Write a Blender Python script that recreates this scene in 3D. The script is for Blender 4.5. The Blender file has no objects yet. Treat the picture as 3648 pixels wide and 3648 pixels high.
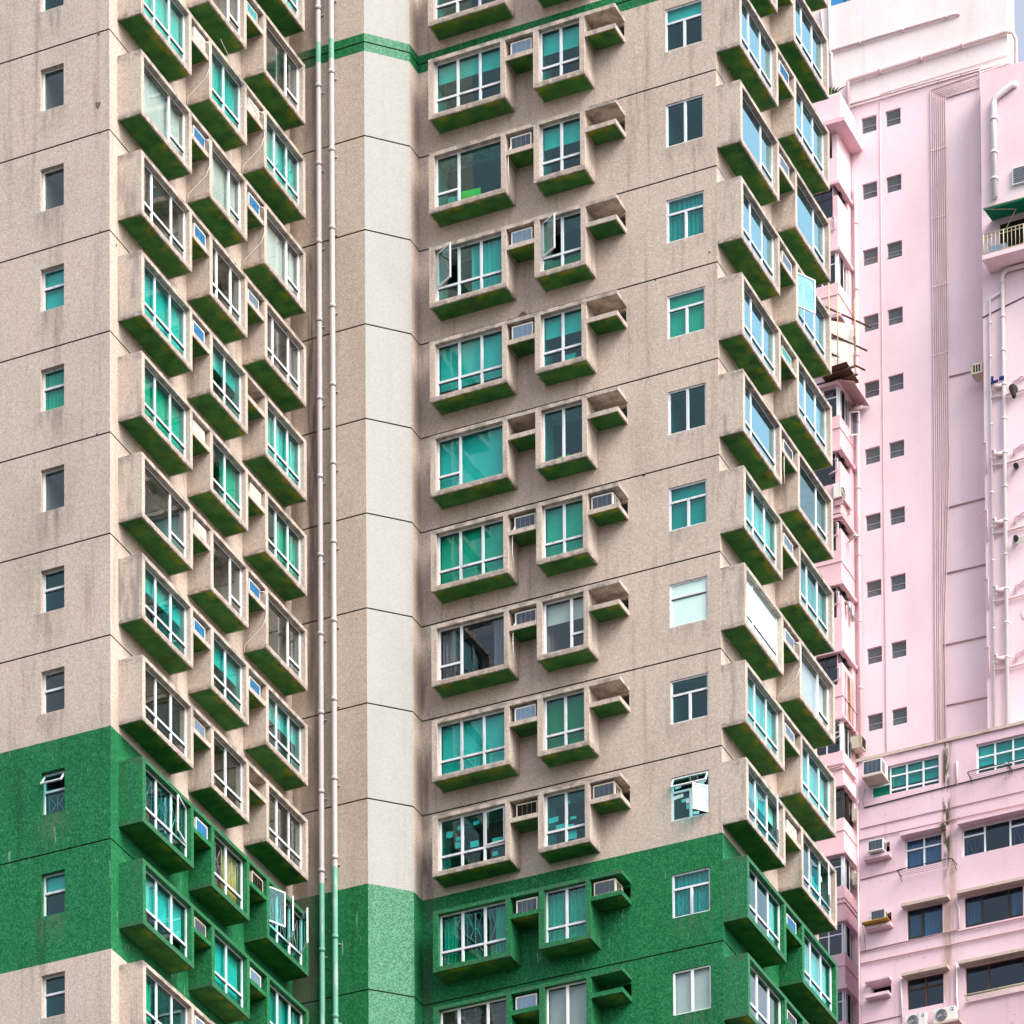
import bpy, math, random, zlib
from mathutils import Matrix, Vector
random.seed(7)
SC = bpy.context.scene
COL = SC.collection
R90 = math.radians(90)

# ------------------------------------------------------------------ camera
CAM = (48.7629, -122.5333, -86.5226)
yaw, pitch, roll = math.radians(24.4249), math.radians(2.9632), math.radians(-0.3523)
r0 = Vector((math.cos(yaw), math.sin(yaw), 0)); f0 = Vector((-math.sin(yaw), math.cos(yaw), 0)); u0 = Vector((0, 0, 1))
FW = f0 * math.cos(pitch) + u0 * math.sin(pitch)
UP = u0 * math.cos(pitch) - f0 * math.sin(pitch)
RT = r0 * math.cos(roll) + UP * math.sin(roll)
UP = UP * math.cos(roll) - r0 * math.sin(roll)
cd = bpy.data.cameras.new('camera')
cd.sensor_width = 36; cd.lens = 17165.7 / 3648 * 36
cd.shift_y = (10647.2 - 1824) / 3648
cd.clip_start = 1; cd.clip_end = 6000
co = bpy.data.objects.new('camera', cd); COL.objects.link(co)
m = Matrix((RT, UP, -FW)).transposed().to_4x4(); m.translation = Vector(CAM)
co.matrix_world = m
SC.camera = co

# ------------------------------------------------------------------ light
SUN_EL, SUN_DIR = 42, Vector((0.94, -0.34, 0))          # towards the sun, on the ground plane
w = bpy.data.worlds.new('World'); SC.world = w; w.use_nodes = True
nt = w.node_tree; nt.nodes.clear()
sky = nt.nodes.new('ShaderNodeTexSky'); sky.sky_type = 'NISHITA'; sky.sun_disc = False
sky.sun_elevation = math.radians(SUN_EL)
sky.sun_rotation = math.atan2(SUN_DIR.x, SUN_DIR.y)
sky.air_density = 1.0; sky.dust_density = 4.0; sky.ozone_density = 1.0; sky.altitude = 50
hs = nt.nodes.new('ShaderNodeHueSaturation'); hs.inputs['Saturation'].default_value = 0.5
bg = nt.nodes.new('ShaderNodeBackground'); bg.inputs['Strength'].default_value = 0.15
out = nt.nodes.new('ShaderNodeOutputWorld')
nt.links.new(sky.outputs[0], hs.inputs['Color']); nt.links.new(hs.outputs[0], bg.inputs['Color']); nt.links.new(bg.outputs[0], out.inputs[0])
sd = bpy.data.lights.new('sun', 'SUN'); sd.energy = 1.25; sd.angle = math.radians(35); sd.color = (1.0, 0.93, 0.82)
so = bpy.data.objects.new('sun', sd); COL.objects.link(so)
d = Vector((SUN_DIR.x * math.cos(math.radians(SUN_EL)), SUN_DIR.y * math.cos(math.radians(SUN_EL)), math.sin(math.radians(SUN_EL))))
so.rotation_euler = (-d).to_track_quat('-Z', 'Y').to_euler()
SC.view_settings.view_transform = 'Standard'; SC.view_settings.look = 'None'
SC.view_settings.exposure = 1.14; SC.view_settings.gamma = 1.0; SC.view_settings.use_curve_mapping = False

# ------------------------------------------------------------------ materials
class NT:
    def __init__(s, name):
        s.m = bpy.data.materials.new(name); s.m.use_nodes = True
        s.t = s.m.node_tree; s.t.nodes.clear()
        s.out = s.n('ShaderNodeOutputMaterial')
    def n(s, typ, **kw):
        o = s.t.nodes.new(typ)
        for k, v in kw.items(): setattr(o, k, v)
        return o
    def l(s, a, b): s.t.links.new(a, b)
    def put(s, sock, v):
        if hasattr(v, 'links'): s.l(v, sock)
        elif isinstance(v, (tuple, list)) and len(v) == 3 and sock.type == 'RGBA': sock.default_value = (*v, 1)
        else: sock.default_value = v
    def math(s, op, a, b=0.0, c=None, clamp=False):
        o = s.n('ShaderNodeMath', operation=op); o.use_clamp = clamp
        s.put(o.inputs[0], a); s.put(o.inputs[1], b)
        if c is not None: s.put(o.inputs[2], c)
        return o.outputs[0]
    def mix(s, f, a, b, mode='MIX'):
        o = s.n('ShaderNodeMix', data_type='RGBA', blend_type=mode); o.clamp_factor = True
        s.put(o.inputs[0], f); s.put(o.inputs[6], a); s.put(o.inputs[7], b)
        return o.outputs[2]
    def ramp(s, f, pts, interp='LINEAR'):
        o = s.n('ShaderNodeValToRGB'); s.l(f, o.inputs[0]); e = o.color_ramp; e.interpolation = interp
        while len(e.elements) < len(pts): e.elements.new(1)
        for el, (p, c) in zip(e.elements, pts): el.position = p; el.color = (*c, 1) if len(c) == 3 else c
        return o.outputs[0]
    def step(s, x, a, b):
        o = s.n('ShaderNodeMapRange', interpolation_type='SMOOTHSTEP')
        s.put(o.inputs[0], x); o.inputs[1].default_value = a; o.inputs[2].default_value = b
        return o.outputs[0]
    def pos(s): return s.n('ShaderNodeNewGeometry').outputs['Position']
    def obj(s): return s.n('ShaderNodeTexCoord').outputs['Object']
    def sep(s, v):
        o = s.n('ShaderNodeSeparateXYZ'); s.l(v, o.inputs[0]); return o.outputs
    def noise(s, v, scale, sc=(1, 1, 1), detail=3, rough=.55):
        mp = s.n('ShaderNodeMapping'); mp.inputs['Scale'].default_value = [scale * q for q in sc]; s.l(v, mp.inputs[0])
        o = s.n('ShaderNodeTexNoise'); o.inputs['Scale'].default_value = 1; o.inputs['Detail'].default_value = detail
        o.inputs['Roughness'].default_value = rough
        s.l(mp.outputs[0], o.inputs['Vector']); return o.outputs[0]
    def cells(s, v, size, off=.013):
        a = s.n('ShaderNodeVectorMath', operation='ADD'); s.l(v, a.inputs[0]); a.inputs[1].default_value = (off, off * 1.3, off * .7)
        b = s.n('ShaderNodeVectorMath', operation='SCALE'); s.l(a.outputs[0], b.inputs[0]); b.inputs['Scale'].default_value = 1 / size
        c = s.n('ShaderNodeVectorMath', operation='FLOOR'); s.l(b.outputs[0], c.inputs[0])
        o = s.n('ShaderNodeTexWhiteNoise', noise_dimensions='3D'); s.l(c.outputs[0], o.inputs['Vector']); return o.outputs['Value']
    def bsdf(s, col, rough=.6, spec=.3, metal=0, bump=None, bs=.2, bd=.02):
        o = s.n('ShaderNodeBsdfPrincipled'); s.put(o.inputs['Base Color'], col); s.put(o.inputs['Roughness'], rough)
        o.inputs['Specular IOR Level'].default_value = spec; o.inputs['Metallic'].default_value = metal
        if bump is not None:
            b = s.n('ShaderNodeBump'); b.inputs['Strength'].default_value = bs; b.inputs['Distance'].default_value = bd
            s.l(bump, b.inputs['Height']); s.l(b.outputs[0], o.inputs['Normal'])
        s.l(o.outputs[0], s.out.inputs[0]); return s.m

M = {}
BEIGE = [(0, (.385, .31, .262)), (.3, (.47, .39, .337)), (.55, (.52, .436, .38)), (.8, (.565, .482, .424)), (.97, (.68, .615, .57))]
GREEN = [(0, (.003, .075, .024)), (.30, (.006, .12, .040)), (.65, (.014, .17, .062)), (.88, (.035, .23, .095)), (1, (.13, .36, .20))]
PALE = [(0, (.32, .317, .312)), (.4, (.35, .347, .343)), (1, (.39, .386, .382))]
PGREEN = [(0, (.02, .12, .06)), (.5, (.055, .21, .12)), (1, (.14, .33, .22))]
ZB0, ZB1, ZG1, ZG0 = 5.40, 5.93, -19.23, -25.35
def tile(name, mode='band', stain=None, pale=False):
    n = NT(name); p = n.pos(); xyz = n.sep(p)
    v = n.cells(p, .034)
    f2 = n.noise(p, 7, detail=2)
    v2 = n.math('ADD', n.math('MULTIPLY', v, .72), n.math('MULTIPLY', f2, .28))
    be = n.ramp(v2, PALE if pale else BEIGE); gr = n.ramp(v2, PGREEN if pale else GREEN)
    # pale mortar scratches in the green tiles
    sc = n.math('MULTIPLY', n.step(n.noise(p, 9, (1, 1, .12), 2), .66, .72), n.step(n.noise(p, 2.1, detail=1), .52, .6))
    gr = n.mix(n.math('MULTIPLY', sc, .5), gr, (.30, .48, .36))
    if mode == 'band':
        z = xyz[2]
        g = n.math('ADD', n.math('MULTIPLY', n.math('GREATER_THAN', z, ZB0), n.math('LESS_THAN', z, ZB1)),
                   n.math('MULTIPLY', n.math('GREATER_THAN', z, ZG0), n.math('LESS_THAN', z, ZG1)))
        c = n.mix(g, be, gr)
    else:
        c = be if mode == 'beige' else gr
    big = n.noise(p, .55, (1, 1, .5), 3)
    c = n.mix(.2 if pale else .5, c, n.ramp(big, [(.3, (.72, .70, .68)), (.5, (1, 1, 1)), (.75, (1.12, 1.1, 1.08))]), 'MULTIPLY')
    st = n.noise(p, 2.2, (1.6, 1.6, .10), 4)
    c = n.mix(n.math('MULTIPLY', n.step(st, .52, .78), .15 if pale else .6), c, (.52, .48, .45), 'MULTIPLY')
    if stain: c = stain(n, p, xyz, c)
    n.bsdf(c, .6, .18, bump=v, bs=.15, bd=.004); M[name] = n.m
def st_a(n, p, xyz, c):     # runs of dirt below each sill of the end wall
    x, y, z = xyz
    fr = n.math('FRACT', n.math('DIVIDE', n.math('SUBTRACT', -1.66 + 28, z), 2.8))
    down = n.math('SUBTRACT', 1, n.step(fr, .0, .42))
    inx = n.math('MULTIPLY', n.step(x, -15.15, -14.8), n.math('SUBTRACT', 1, n.step(x, -14.25, -13.9)))
    nz = n.step(n.noise(p, 2.6, (2, 1, .35), 4), .35, .7)
    return n.mix(n.math('MULTIPLY', n.math('MULTIPLY', down, inx), n.math('MULTIPLY', nz, .55)), c, (.13, .11, .095))
def st_c(n, p, xyz, c):     # black mould beside the drainpipes
    x, y, z = xyz
    inx = n.math('MULTIPLY', n.step(x, -12.25, -12.05), n.math('SUBTRACT', 1, n.step(x, -11.98, -11.8)))
    nz = n.step(n.noise(p, 1.4, (3, 1, .22), 4), .40, .62)
    zz = n.math('SUBTRACT', 1, n.step(z, -.6, .1))
    zl = n.step(z, -15, -7)
    c = n.mix(n.math('MULTIPLY', n.math('MULTIPLY', inx, nz), n.math('MULTIPLY', zz, n.math('ADD', .3, n.math('MULTIPLY', zl, .6)))), c, (.05, .045, .04))
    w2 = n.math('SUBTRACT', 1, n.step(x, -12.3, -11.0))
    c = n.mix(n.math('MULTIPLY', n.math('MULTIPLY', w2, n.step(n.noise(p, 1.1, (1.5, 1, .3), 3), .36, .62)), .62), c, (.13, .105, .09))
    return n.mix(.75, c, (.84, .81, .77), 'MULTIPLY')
def st_f(n, p, xyz, c):     # dark run beside the open ledges, dirt below sills, patchily darker left end
    x, y, z = xyz
    inx = n.math('MULTIPLY', n.step(x, -2.65, -2.35), n.math('SUBTRACT', 1, n.step(x, -2.2, -1.9)))
    nz = n.step(n.noise(p, 1.2, (3, 1, .25), 4), .5, .75)
    c = n.mix(n.math('MULTIPLY', n.math('MULTIPLY', inx, nz), n.math('MULTIPLY', n.step(z, -2, 3), .7)), c, (.07, .06, .05))
    fr = n.math('FRACT', n.math('DIVIDE', n.math('SUBTRACT', .98 + 28, z), 2.8))
    down = n.math('SUBTRACT', 1, n.step(fr, 0, .25))
    ix = n.math('MULTIPLY', n.step(x, -1.8, -1.5), n.math('SUBTRACT', 1, n.step(x, -.4, -.15)))
    n2 = n.step(n.noise(p, 2.6, (2, 1, .35), 4), .4, .7)
    c = n.mix(n.math('MULTIPLY', n.math('MULTIPLY', down, ix), n.math('MULTIPLY', n2, .4)), c, (.13, .11, .095))
    ex = n.math('SUBTRACT', 1, n.step(x, -9.25, -8.7))
    n3 = n.step(n.noise(p, 1.3, (2, 1, .4), 4), .42, .66)
    lo = n.math('SUBTRACT', 1, n.step(z, -14, -6))
    return n.mix(n.math('MULTIPLY', n.math('MULTIPLY', ex, n3), n.math('ADD', .2, n.math('MULTIPLY', lo, .5))), c, (.06, .05, .045))
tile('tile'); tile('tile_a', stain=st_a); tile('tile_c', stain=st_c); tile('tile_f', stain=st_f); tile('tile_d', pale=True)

def baymat(name, mode):
    n = NT(name); p = n.pos(); o = n.sep(n.obj())
    v = n.cells(p, .034); f2 = n.noise(p, 7, detail=2)
    v2 = n.math('ADD', n.math('MULTIPLY', v, .72), n.math('MULTIPLY', f2, .28))
    c = n.ramp(v2, BEIGE if mode == 'beige' else GREEN)
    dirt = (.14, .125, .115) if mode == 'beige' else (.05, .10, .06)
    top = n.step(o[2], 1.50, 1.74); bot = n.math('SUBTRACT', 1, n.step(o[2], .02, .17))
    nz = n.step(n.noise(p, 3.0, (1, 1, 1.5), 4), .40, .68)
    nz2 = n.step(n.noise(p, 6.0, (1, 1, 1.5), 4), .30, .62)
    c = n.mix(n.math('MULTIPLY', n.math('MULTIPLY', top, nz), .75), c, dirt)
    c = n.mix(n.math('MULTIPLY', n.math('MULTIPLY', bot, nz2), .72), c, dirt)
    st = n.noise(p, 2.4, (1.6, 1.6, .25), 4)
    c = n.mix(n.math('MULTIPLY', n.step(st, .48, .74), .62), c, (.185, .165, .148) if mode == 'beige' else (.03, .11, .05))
    n.bsdf(c, .6, .3, bump=v, bs=.12, bd=.004); M[name] = n.m
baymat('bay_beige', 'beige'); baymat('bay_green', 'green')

def soffit(name):
    n = NT(name); p = n.pos(); o = n.sep(n.obj())
    c = n.ramp(n.noise(p, 2.2, detail=5), [(.3, (.020, .090, .026)), (.5, (.036, .145, .036)), (.7, (.06, .19, .045))])
    edge = n.math('SUBTRACT', 1, n.step(o[1], -.68, -.40))
    ms = n.math('MULTIPLY', n.step(n.noise(p, 2.0, (1, 1, 1), 5), .44, .66), n.math('ADD', .10, n.math('MULTIPLY', edge, .85)))
    c = n.mix(ms, c, (.22, .25, .014))
    c = n.mix(n.step(n.noise(p, 1.3, detail=4), .6, .8), c, (.03, .05, .02))
    n.bsdf(c, .8, .1); M[name] = n.m
soffit('soffit')

def plain(name, col, rough=.5, spec=.3, metal=0, var=.0, scale=4, dirt=None, amt=.4, ds=1.5, dz=.3):
    n = NT(name); p = n.pos(); c = col
    if var:
        f = n.noise(p, scale, detail=3)
        c = n.mix(f, tuple(q * (1 - var) for q in col), tuple(min(1, q * (1 + var)) for q in col))
    if dirt:
        c = n.mix(n.math('MULTIPLY', n.step(n.noise(p, ds, (1.5, 1.5, dz), 4), .5, .72), amt), c, dirt)
    n.bsdf(c, rough, spec, metal); M[name] = n.m
plain('joint', (.02, .028, .016), .9, .05, var=.4)
plain('alu', (.70, .73, .78), .38, .5, var=.12, dirt=(.25, .25, .26), amt=.5, ds=3)
plain('white_alu', (.82, .84, .87), .35, .5, var=.05)
plain('salmon', (.66, .42, .36), .6, .2, var=.1)
plain('room_dark', (.16, .18, .19), .9, .05, var=.15)
plain('room_wall', (.55, .54, .51), .9, .05, var=.12)
plain('fabric_W', (.80, .80, .76), .9, .05, var=.08, scale=1.5)
plain('fabric_C', (.72, .70, .60), .9, .05, var=.1)
plain('fabric_G', (.36, .66, .46), .9, .05, var=.15)
plain('fabric_O', (.30, .31, .12), .9, .05, var=.12)
plain('fabric_Y', (.66, .56, .14), .9, .05, var=.2, scale=2)
plain('fabric_V', (.55, .55, .53), .8, .1, var=.08)
plain('fabric_T', (.10, .48, .46), .9, .05, var=.1)
plain('paper', (.75, .80, .80), .9, .05, var=.2, scale=9)
plain('cushion', (.30, .72, .05), .9, .05, var=.15)
plain('bar', (.60, .66, .62), .5, .4)
plain('ac_white', (.74, .73, .69), .45, .4, var=.1, scale=8, dirt=(.30, .25, .2), amt=.45, ds=3)
plain('ac_old', (.55, .50, .40), .6, .3, var=.15, scale=8, dirt=(.18, .13, .09), amt=.7, ds=3)
plain('grille_blue', (.03, .24, .50), .4, .4, var=.25, scale=12)
plain('grille_cyan', (.10, .52, .55), .4, .4, var=.25, scale=12)
plain('grille_pale', (.22, .33, .46), .4, .4, var=.2, scale=12)
plain('grille_dark', (.09, .12, .16), .5, .3, var=.3, scale=12)
plain('hole_dark', (.02, .02, .02), .9, .05)
plain('pipe_beige', (.47, .425, .43), .45, .35, var=.05)
plain('pipe_green', (.13, .36, .26), .5, .3, var=.15, scale=3, dirt=(.5, .55, .5), amt=.5, ds=3, dz=.4)
plain('gap_shade_and_seal', (.07, .08, .09), .6, .3)
plain('cloth_red', (.30, .03, .04), .9, .05, var=.2)
plain('hose', (.78, .74, .70), .5, .3)
plain('black_metal', (.03, .025, .022), .45, .4)
plain('steel', (.42, .42, .42), .35, .5, metal=.7)
plain('awning_green', (.0, .17, .09), .7, .2, var=.15, scale=3)
plain('bamboo', (.55, .42, .22), .6, .3, var=.25, scale=6)
plain('dark_wood', (.09, .05, .03), .7, .2, var=.3, scale=6)
plain('net', (.55, .53, .52), .9, .05, var=.12)
plain('leaf', (.06, .13, .02), .6, .3, var=.35, scale=9)
plain('leaf_pale', (.30, .36, .08), .6, .3, var=.3, scale=9)
plain('pot', (.42, .38, .36), .7, .2, var=.2)
plain('rail', (.66, .60, .42), .5, .4, var=.15, dirt=(.35, .2, .08), amt=.6, ds=5)
plain('logo_blue', (.02, .08, .35), .5, .3)
plain('cloth_blue', (.03, .03, .14), .9, .05)
plain('rust_yellow', (.46, .30, .06), .8, .1, var=.35, scale=6)
plain('vent_black', (.03, .028, .026), .7, .2, var=.3)
plain('street', (.07, .07, .072), .9, .1, var=.2, scale=.2)
plain('blue_paint', (.03, .10, .34), .5, .3)
plain('coping', (.58, .46, .40), .8, .15, var=.15, scale=3, dirt=(.28, .21, .16), amt=.6, ds=2, dz=1)

def glass(name, tint, refl=1.0, rough=.01, tintr=(.95, .97, 1)):
    n = NT(name)
    t = n.n('ShaderNodeBsdfTransparent'); t.inputs[0].default_value = (*tint, 1)
    g = n.n('ShaderNodeBsdfGlossy'); g.inputs['Color'].default_value = (*tintr, 1); g.inputs['Roughness'].default_value = rough
    f = n.n('ShaderNodeFresnel'); f.inputs[0].default_value = 1.52
    geo = n.n('ShaderNodeNewGeometry')
    # the same share on both faces of the sheet
    f2 = n.n('ShaderNodeLayerWeight'); f2.inputs[0].default_value = .5
    fac = n.math('MULTIPLY_ADD', n.math('POWER', f2.outputs['Facing'], 3.2), .85, .045)
    fac = n.math('MULTIPLY', fac, refl, clamp=True)
    b = n.noise(n.pos(), 1.3, detail=1)
    bp = n.n('ShaderNodeBump'); bp.inputs['Strength'].default_value = .04; bp.inputs['Distance'].default_value = .05
    n.l(b, bp.inputs['Height']); n.l(bp.outputs[0], g.inputs['Normal'])
    mx = n.n('ShaderNodeMixShader'); n.l(fac, mx.inputs[0]); n.l(t.outputs[0], mx.inputs[1]); n.l(g.outputs[0], mx.inputs[2])
    n.l(mx.outputs[0], n.out.inputs[0]); M[name] = n.m
glass('glass_teal', (.40, .885, .868)); glass('glass_clear', (.86, .92, .92)); glass('glass_sky_tint', (.62, .90, .93), 2.7, tintr=(.56, .92, 1.0)); glass('glass_navy', (.42, .60, .74)); glass('glass_grey', (.72, .76, .80))  # corner side panes: sky blue put into the reflection colour, mirror share raised
n = NT('frosted'); n.bsdf((.62, .82, .80), .35, .5); M['frosted'] = n.m
n = NT('wired'); o = n.sep(n.obj())
n.bsdf(n.ramp(n.noise(n.pos(), 30, detail=2), [(.3, (.05, .06, .07)), (.7, (.13, .15, .17))]), .25, .6); M['wired'] = n.m

def pinkmat(name, cols, stain=None, dirt=.35, dcol=(.42, .30, .28)):
    n = NT(name); p = n.pos(); xyz = n.sep(p)
    c = n.ramp(n.noise(p, .35, (1, 1, .8), 4), [(.3, cols[0]), (.5, cols[1]), (.72, cols[2])])
    c = n.mix(.30, c, n.ramp(n.noise(p, 14, detail=3), [(.3, (.82, .80, .80)), (.6, (1.06, 1.06, 1.06))]), 'MULTIPLY')
    st = n.noise(p, 1.3, (1.8, 1.8, .14), 4)
    c = n.mix(n.math('MULTIPLY', n.step(st, .54, .8), dirt), c, dcol)
    sp = n.step(n.noise(p, 5.5, detail=1), .735, .76)
    c = n.mix(n.math('MULTIPLY', sp, dirt), c, (.30, .20, .18))
    if stain: c = stain(n, p, xyz, c)
    n.bsdf(c, .8, .15, bump=n.noise(p, 9, detail=4), bs=.12, bd=.03); M[name] = n.m
PK = [(.78, .59, .655), (.83, .65, .71), (.86, .70, .755)]
pinkmat('pink', PK, dirt=.12)
pinkmat('pink_cream', [(.82, .71, .71), (.86, .76, .77), (.88, .80, .82)], dirt=.2, dcol=(.5, .38, .30))
def st_l(n, p, xyz, c):
    x, y, z = xyz
    core = n.math('MULTIPLY', n.step(x, -12.0, -11.7), n.math('SUBTRACT', 1, n.step(x, -11.45, -11.1)))
    nz = n.step(n.noise(p, 1.5, (2.2, 1, .3), 5), .36, .66)
    c = n.mix(n.math('MULTIPLY', n.math('MULTIPLY', core, nz), .8), c, (.36, .24, .17))
    c2 = n.math('MULTIPLY', n.step(x, -11.85, -11.68), n.math('SUBTRACT', 1, n.step(x, -11.55, -11.4)))
    n2 = n.step(n.noise(p, 3.2, (2, 1, .6), 5), .38, .56)
    hi = n.step(z, 5.0, 7.5)
    c = n.mix(n.math('MULTIPLY', n.math('MULTIPLY', c2, n2), n.math('MULTIPLY', hi, .95)), c, (.055, .06, .02))
    q = n.math('MULTIPLY', n.step(n.noise(p, 2.6, detail=3), .60, .66), n.math('MULTIPLY', n.math('MULTIPLY', n.step(x, -11.6, -11.5), n.math('SUBTRACT', 1, n.step(x, -11.1, -11.0))), n.math('MULTIPLY', n.step(z, 5.2, 5.4), n.math('SUBTRACT', 1, n.step(z, 6.2, 6.4)))))
    return n.mix(q, c, (.16, .17, .05))
pinkmat('pink_annex', [(.70, .49, .565), (.76, .55, .625), (.80, .61, .68)], st_l, dirt=.4)
def st_b(n, p, xyz, c):
    x, y, z = xyz
    inz = n.math('MULTIPLY', n.step(z, 15.2, 15.8), n.math('SUBTRACT', 1, n.step(z, 18.5, 18.7)))
    iny = n.math('MULTIPLY', n.step(y, 58.5, 58.7), n.math('SUBTRACT', 1, n.step(y, 59.4, 59.8)))
    nz = n.step(n.noise(p, 1.6, (1, 2.5, .2), 4), .34, .6)
    dk = n.mix(n.step(n.noise(p, 3, (1, 3, .2), 3), .4, .6), (.10, .05, .03), (.34, .20, .12))
    return n.mix(n.math('MULTIPLY', n.math('MULTIPLY', inz, iny), nz), c, dk)
pinkmat('pink_bay', [(.72, .45, .50), (.78, .52, .565), (.82, .59, .63)], st_b, dirt=.2)
plain('pink_pipe', (.72, .56, .58), .45, .35, var=.06, dirt=(.5, .34, .3), amt=.4, ds=2)
plain('pink_dark_pipe', (.46, .29, .30), .5, .3, var=.15)
plain('white_pipe', (.74, .68, .70), .4, .4, var=.05)

# ------------------------------------------------------------------ mesh helpers
class MB:
    def __init__(s): s.v = []; s.f = []; s.mi = []; s.cur = 0; s.sm = []
    def q(s, *pts, smooth=False):
        k = len(s.v); s.v += [tuple(p) for p in pts]; s.f.append(tuple(range(k, k + len(pts)))); s.mi.append(s.cur); s.sm.append(smooth)
    def box(s, x0, x1, y0, y1, z0, z1, skip=''):
        k = len(s.v)
        s.v += [(x0, y0, z0), (x1, y0, z0), (x1, y1, z0), (x0, y1, z0), (x0, y0, z1), (x1, y0, z1), (x1, y1, z1), (x0, y1, z1)]
        for nm, f in dict(b=(0, 3, 2, 1), t=(4, 5, 6, 7), f=(0, 1, 5, 4), r=(1, 2, 6, 5), k=(2, 3, 7, 6), l=(3, 0, 4, 7)).items():
            if nm not in skip: s.f.append(tuple(k + i for i in f)); s.mi.append(s.cur); s.sm.append(False)
        return s
    def xform(s, k, fn):
        for i in range(k, len(s.v)): s.v[i] = tuple(fn(Vector(s.v[i])))
    def tube(s, pts, r, n=8, caps=True):
        pts = [Vector(p) for p in pts]; k0 = len(s.v); rings = []
        ref = None
        for i, p in enumerate(pts):
            a = pts[i] - pts[i - 1] if i else pts[1] - pts[0]
            b = pts[i + 1] - pts[i] if i < len(pts) - 1 else pts[-1] - pts[-2]
            t = (a.normalized() + b.normalized()).normalized()
            if ref is None: ref = Vector((0, 0, 1)) if abs(t.z) < .9 else Vector((1, 0, 0))
            e1 = t.cross(ref).normalized(); e2 = t.cross(e1).normalized(); ref = e1.cross(t) if abs(e1.cross(t).length) > .5 else ref
            rr = r[i] if isinstance(r, (list, tuple)) else r
            sc = 1 / max(.5, math.cos(a.angle(b) / 2)) if a.length and b.length else 1
            k = len(s.v)
            for j in range(n):
                an = 2 * math.pi * j / n; s.v.append(tuple(p + (e1 * math.cos(an) + e2 * math.sin(an)) * rr))
            rings.append(k)
        for a, b in zip(rings, rings[1:]):
            for j in range(n):
                s.f.append((a + j, a + (j + 1) % n, b + (j + 1) % n, b + j)); s.mi.append(s.cur); s.sm.append(True)
        if caps:
            s.f.append(tuple(rings[0] + j for j in range(n))[::-1]); s.mi.append(s.cur); s.sm.append(False)
            s.f.append(tuple(rings[-1] + j for j in range(n))); s.mi.append(s.cur); s.sm.append(False)
        return s
    def mesh(s, name, mats):
        me = bpy.data.meshes.new(name); me.from_pydata(s.v, [], s.f)
        for mt in (mats if isinstance(mats, (list, tuple)) else [mats]): me.materials.append(M[mt])
        me.polygons.foreach_set('material_index', s.mi); me.polygons.foreach_set('use_smooth', s.sm); me.update()
        return me
    def build(s, name, mats, parent=None): return link(name, s.mesh(name, mats), parent)
def link(name, me, parent=None, loc=None, rz=0):
    o = bpy.data.objects.new(name, me); COL.objects.link(o)
    if parent: o.parent = parent
    if loc: o.location = loc
    if rz: o.rotation_euler.z = rz
    return o
def tag(o, label, cat, group=None):
    o['label'] = label; o['category'] = cat
    if group: o['group'] = group
    return o
def thing(name, loc, rz, label, cat, group=None):
    return tag(link(name, None, None, loc, rz), label, cat, group)
def struct(o): o['kind'] = 'structure'; return o
CACHE = {}
def cached(key, name, mats, fn):
    k = (key, mats if isinstance(mats, str) else tuple(mats))
    if k not in CACHE:
        b = MB(); fn(b); CACHE[k] = b.mesh(name, mats)
    return CACHE[k]
def part(name, parent, key, mats, fn, loc=None): return link(name, cached(key, name, mats, fn), parent, loc)
ORD = ['', 'first', 'second', 'third', 'fourth', 'fifth', 'sixth', 'seventh', 'eighth', 'ninth', 'tenth', 'eleventh', 'twelfth', 'thirteenth']

def wall(name, parent, mat, o, ux, s0, s1, z0, z1, holes=(), joints=(), thick=.16, inward=None):
    """a wall in the plane through o along ux; holes (sa,sb,za,zb,reveal); joints: recessed lines at these heights"""
    o = Vector(o); ux = Vector(ux).normalized()
    inn = Vector(inward) if inward else Vector((0, 0, 1)).cross(ux)
    P = lambda s, z, d=0: o + ux * s + Vector((0, 0, z)) + inn * d
    S = {s0, s1}; Z = {z0, z1}; hs = []
    for h in holes:
        S |= {h[0], h[1]}; Z |= {h[2], h[3]}
    for j in joints: Z |= {j - .02, j + .02}
    S = sorted(q for q in S if s0 <= q <= s1); Z = sorted(q for q in Z if z0 <= q <= z1)
    b = MB()
    jb = []
    for za, zb in zip(Z, Z[1:]):
        zm = (za + zb) / 2; isj = any(abs(zm - j) < .019 for j in joints)
        run = None
        for sa, sb in zip(S, S[1:]):
            sm_ = (sa + sb) / 2
            hole = any(h[0] < sm_ < h[1] and h[2] < zm < h[3] for h in holes)
            if not hole:
                dd = .02 if isj else 0
                b.cur = 1 if isj else 0
                b.q(P(sa, za, dd), P(sb, za, dd), P(sb, zb, dd), P(sa, zb, dd))
    b.cur = 0
    for h in holes:
        a, c, e, f = h[:4]; dd = h[4] if len(h) > 4 else thick
        b.q(P(a, e), P(c, e), P(c, e, dd), P(a, e, dd)); b.q(P(a, f, dd), P(c, f, dd), P(c, f), P(a, f))
        b.q(P(a, e), P(a, e, dd), P(a, f, dd), P(a, f)); b.q(P(c, e, dd), P(c, e), P(c, f), P(c, f, dd))
    return b.build(name, [mat, 'joint'], parent)

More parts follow.
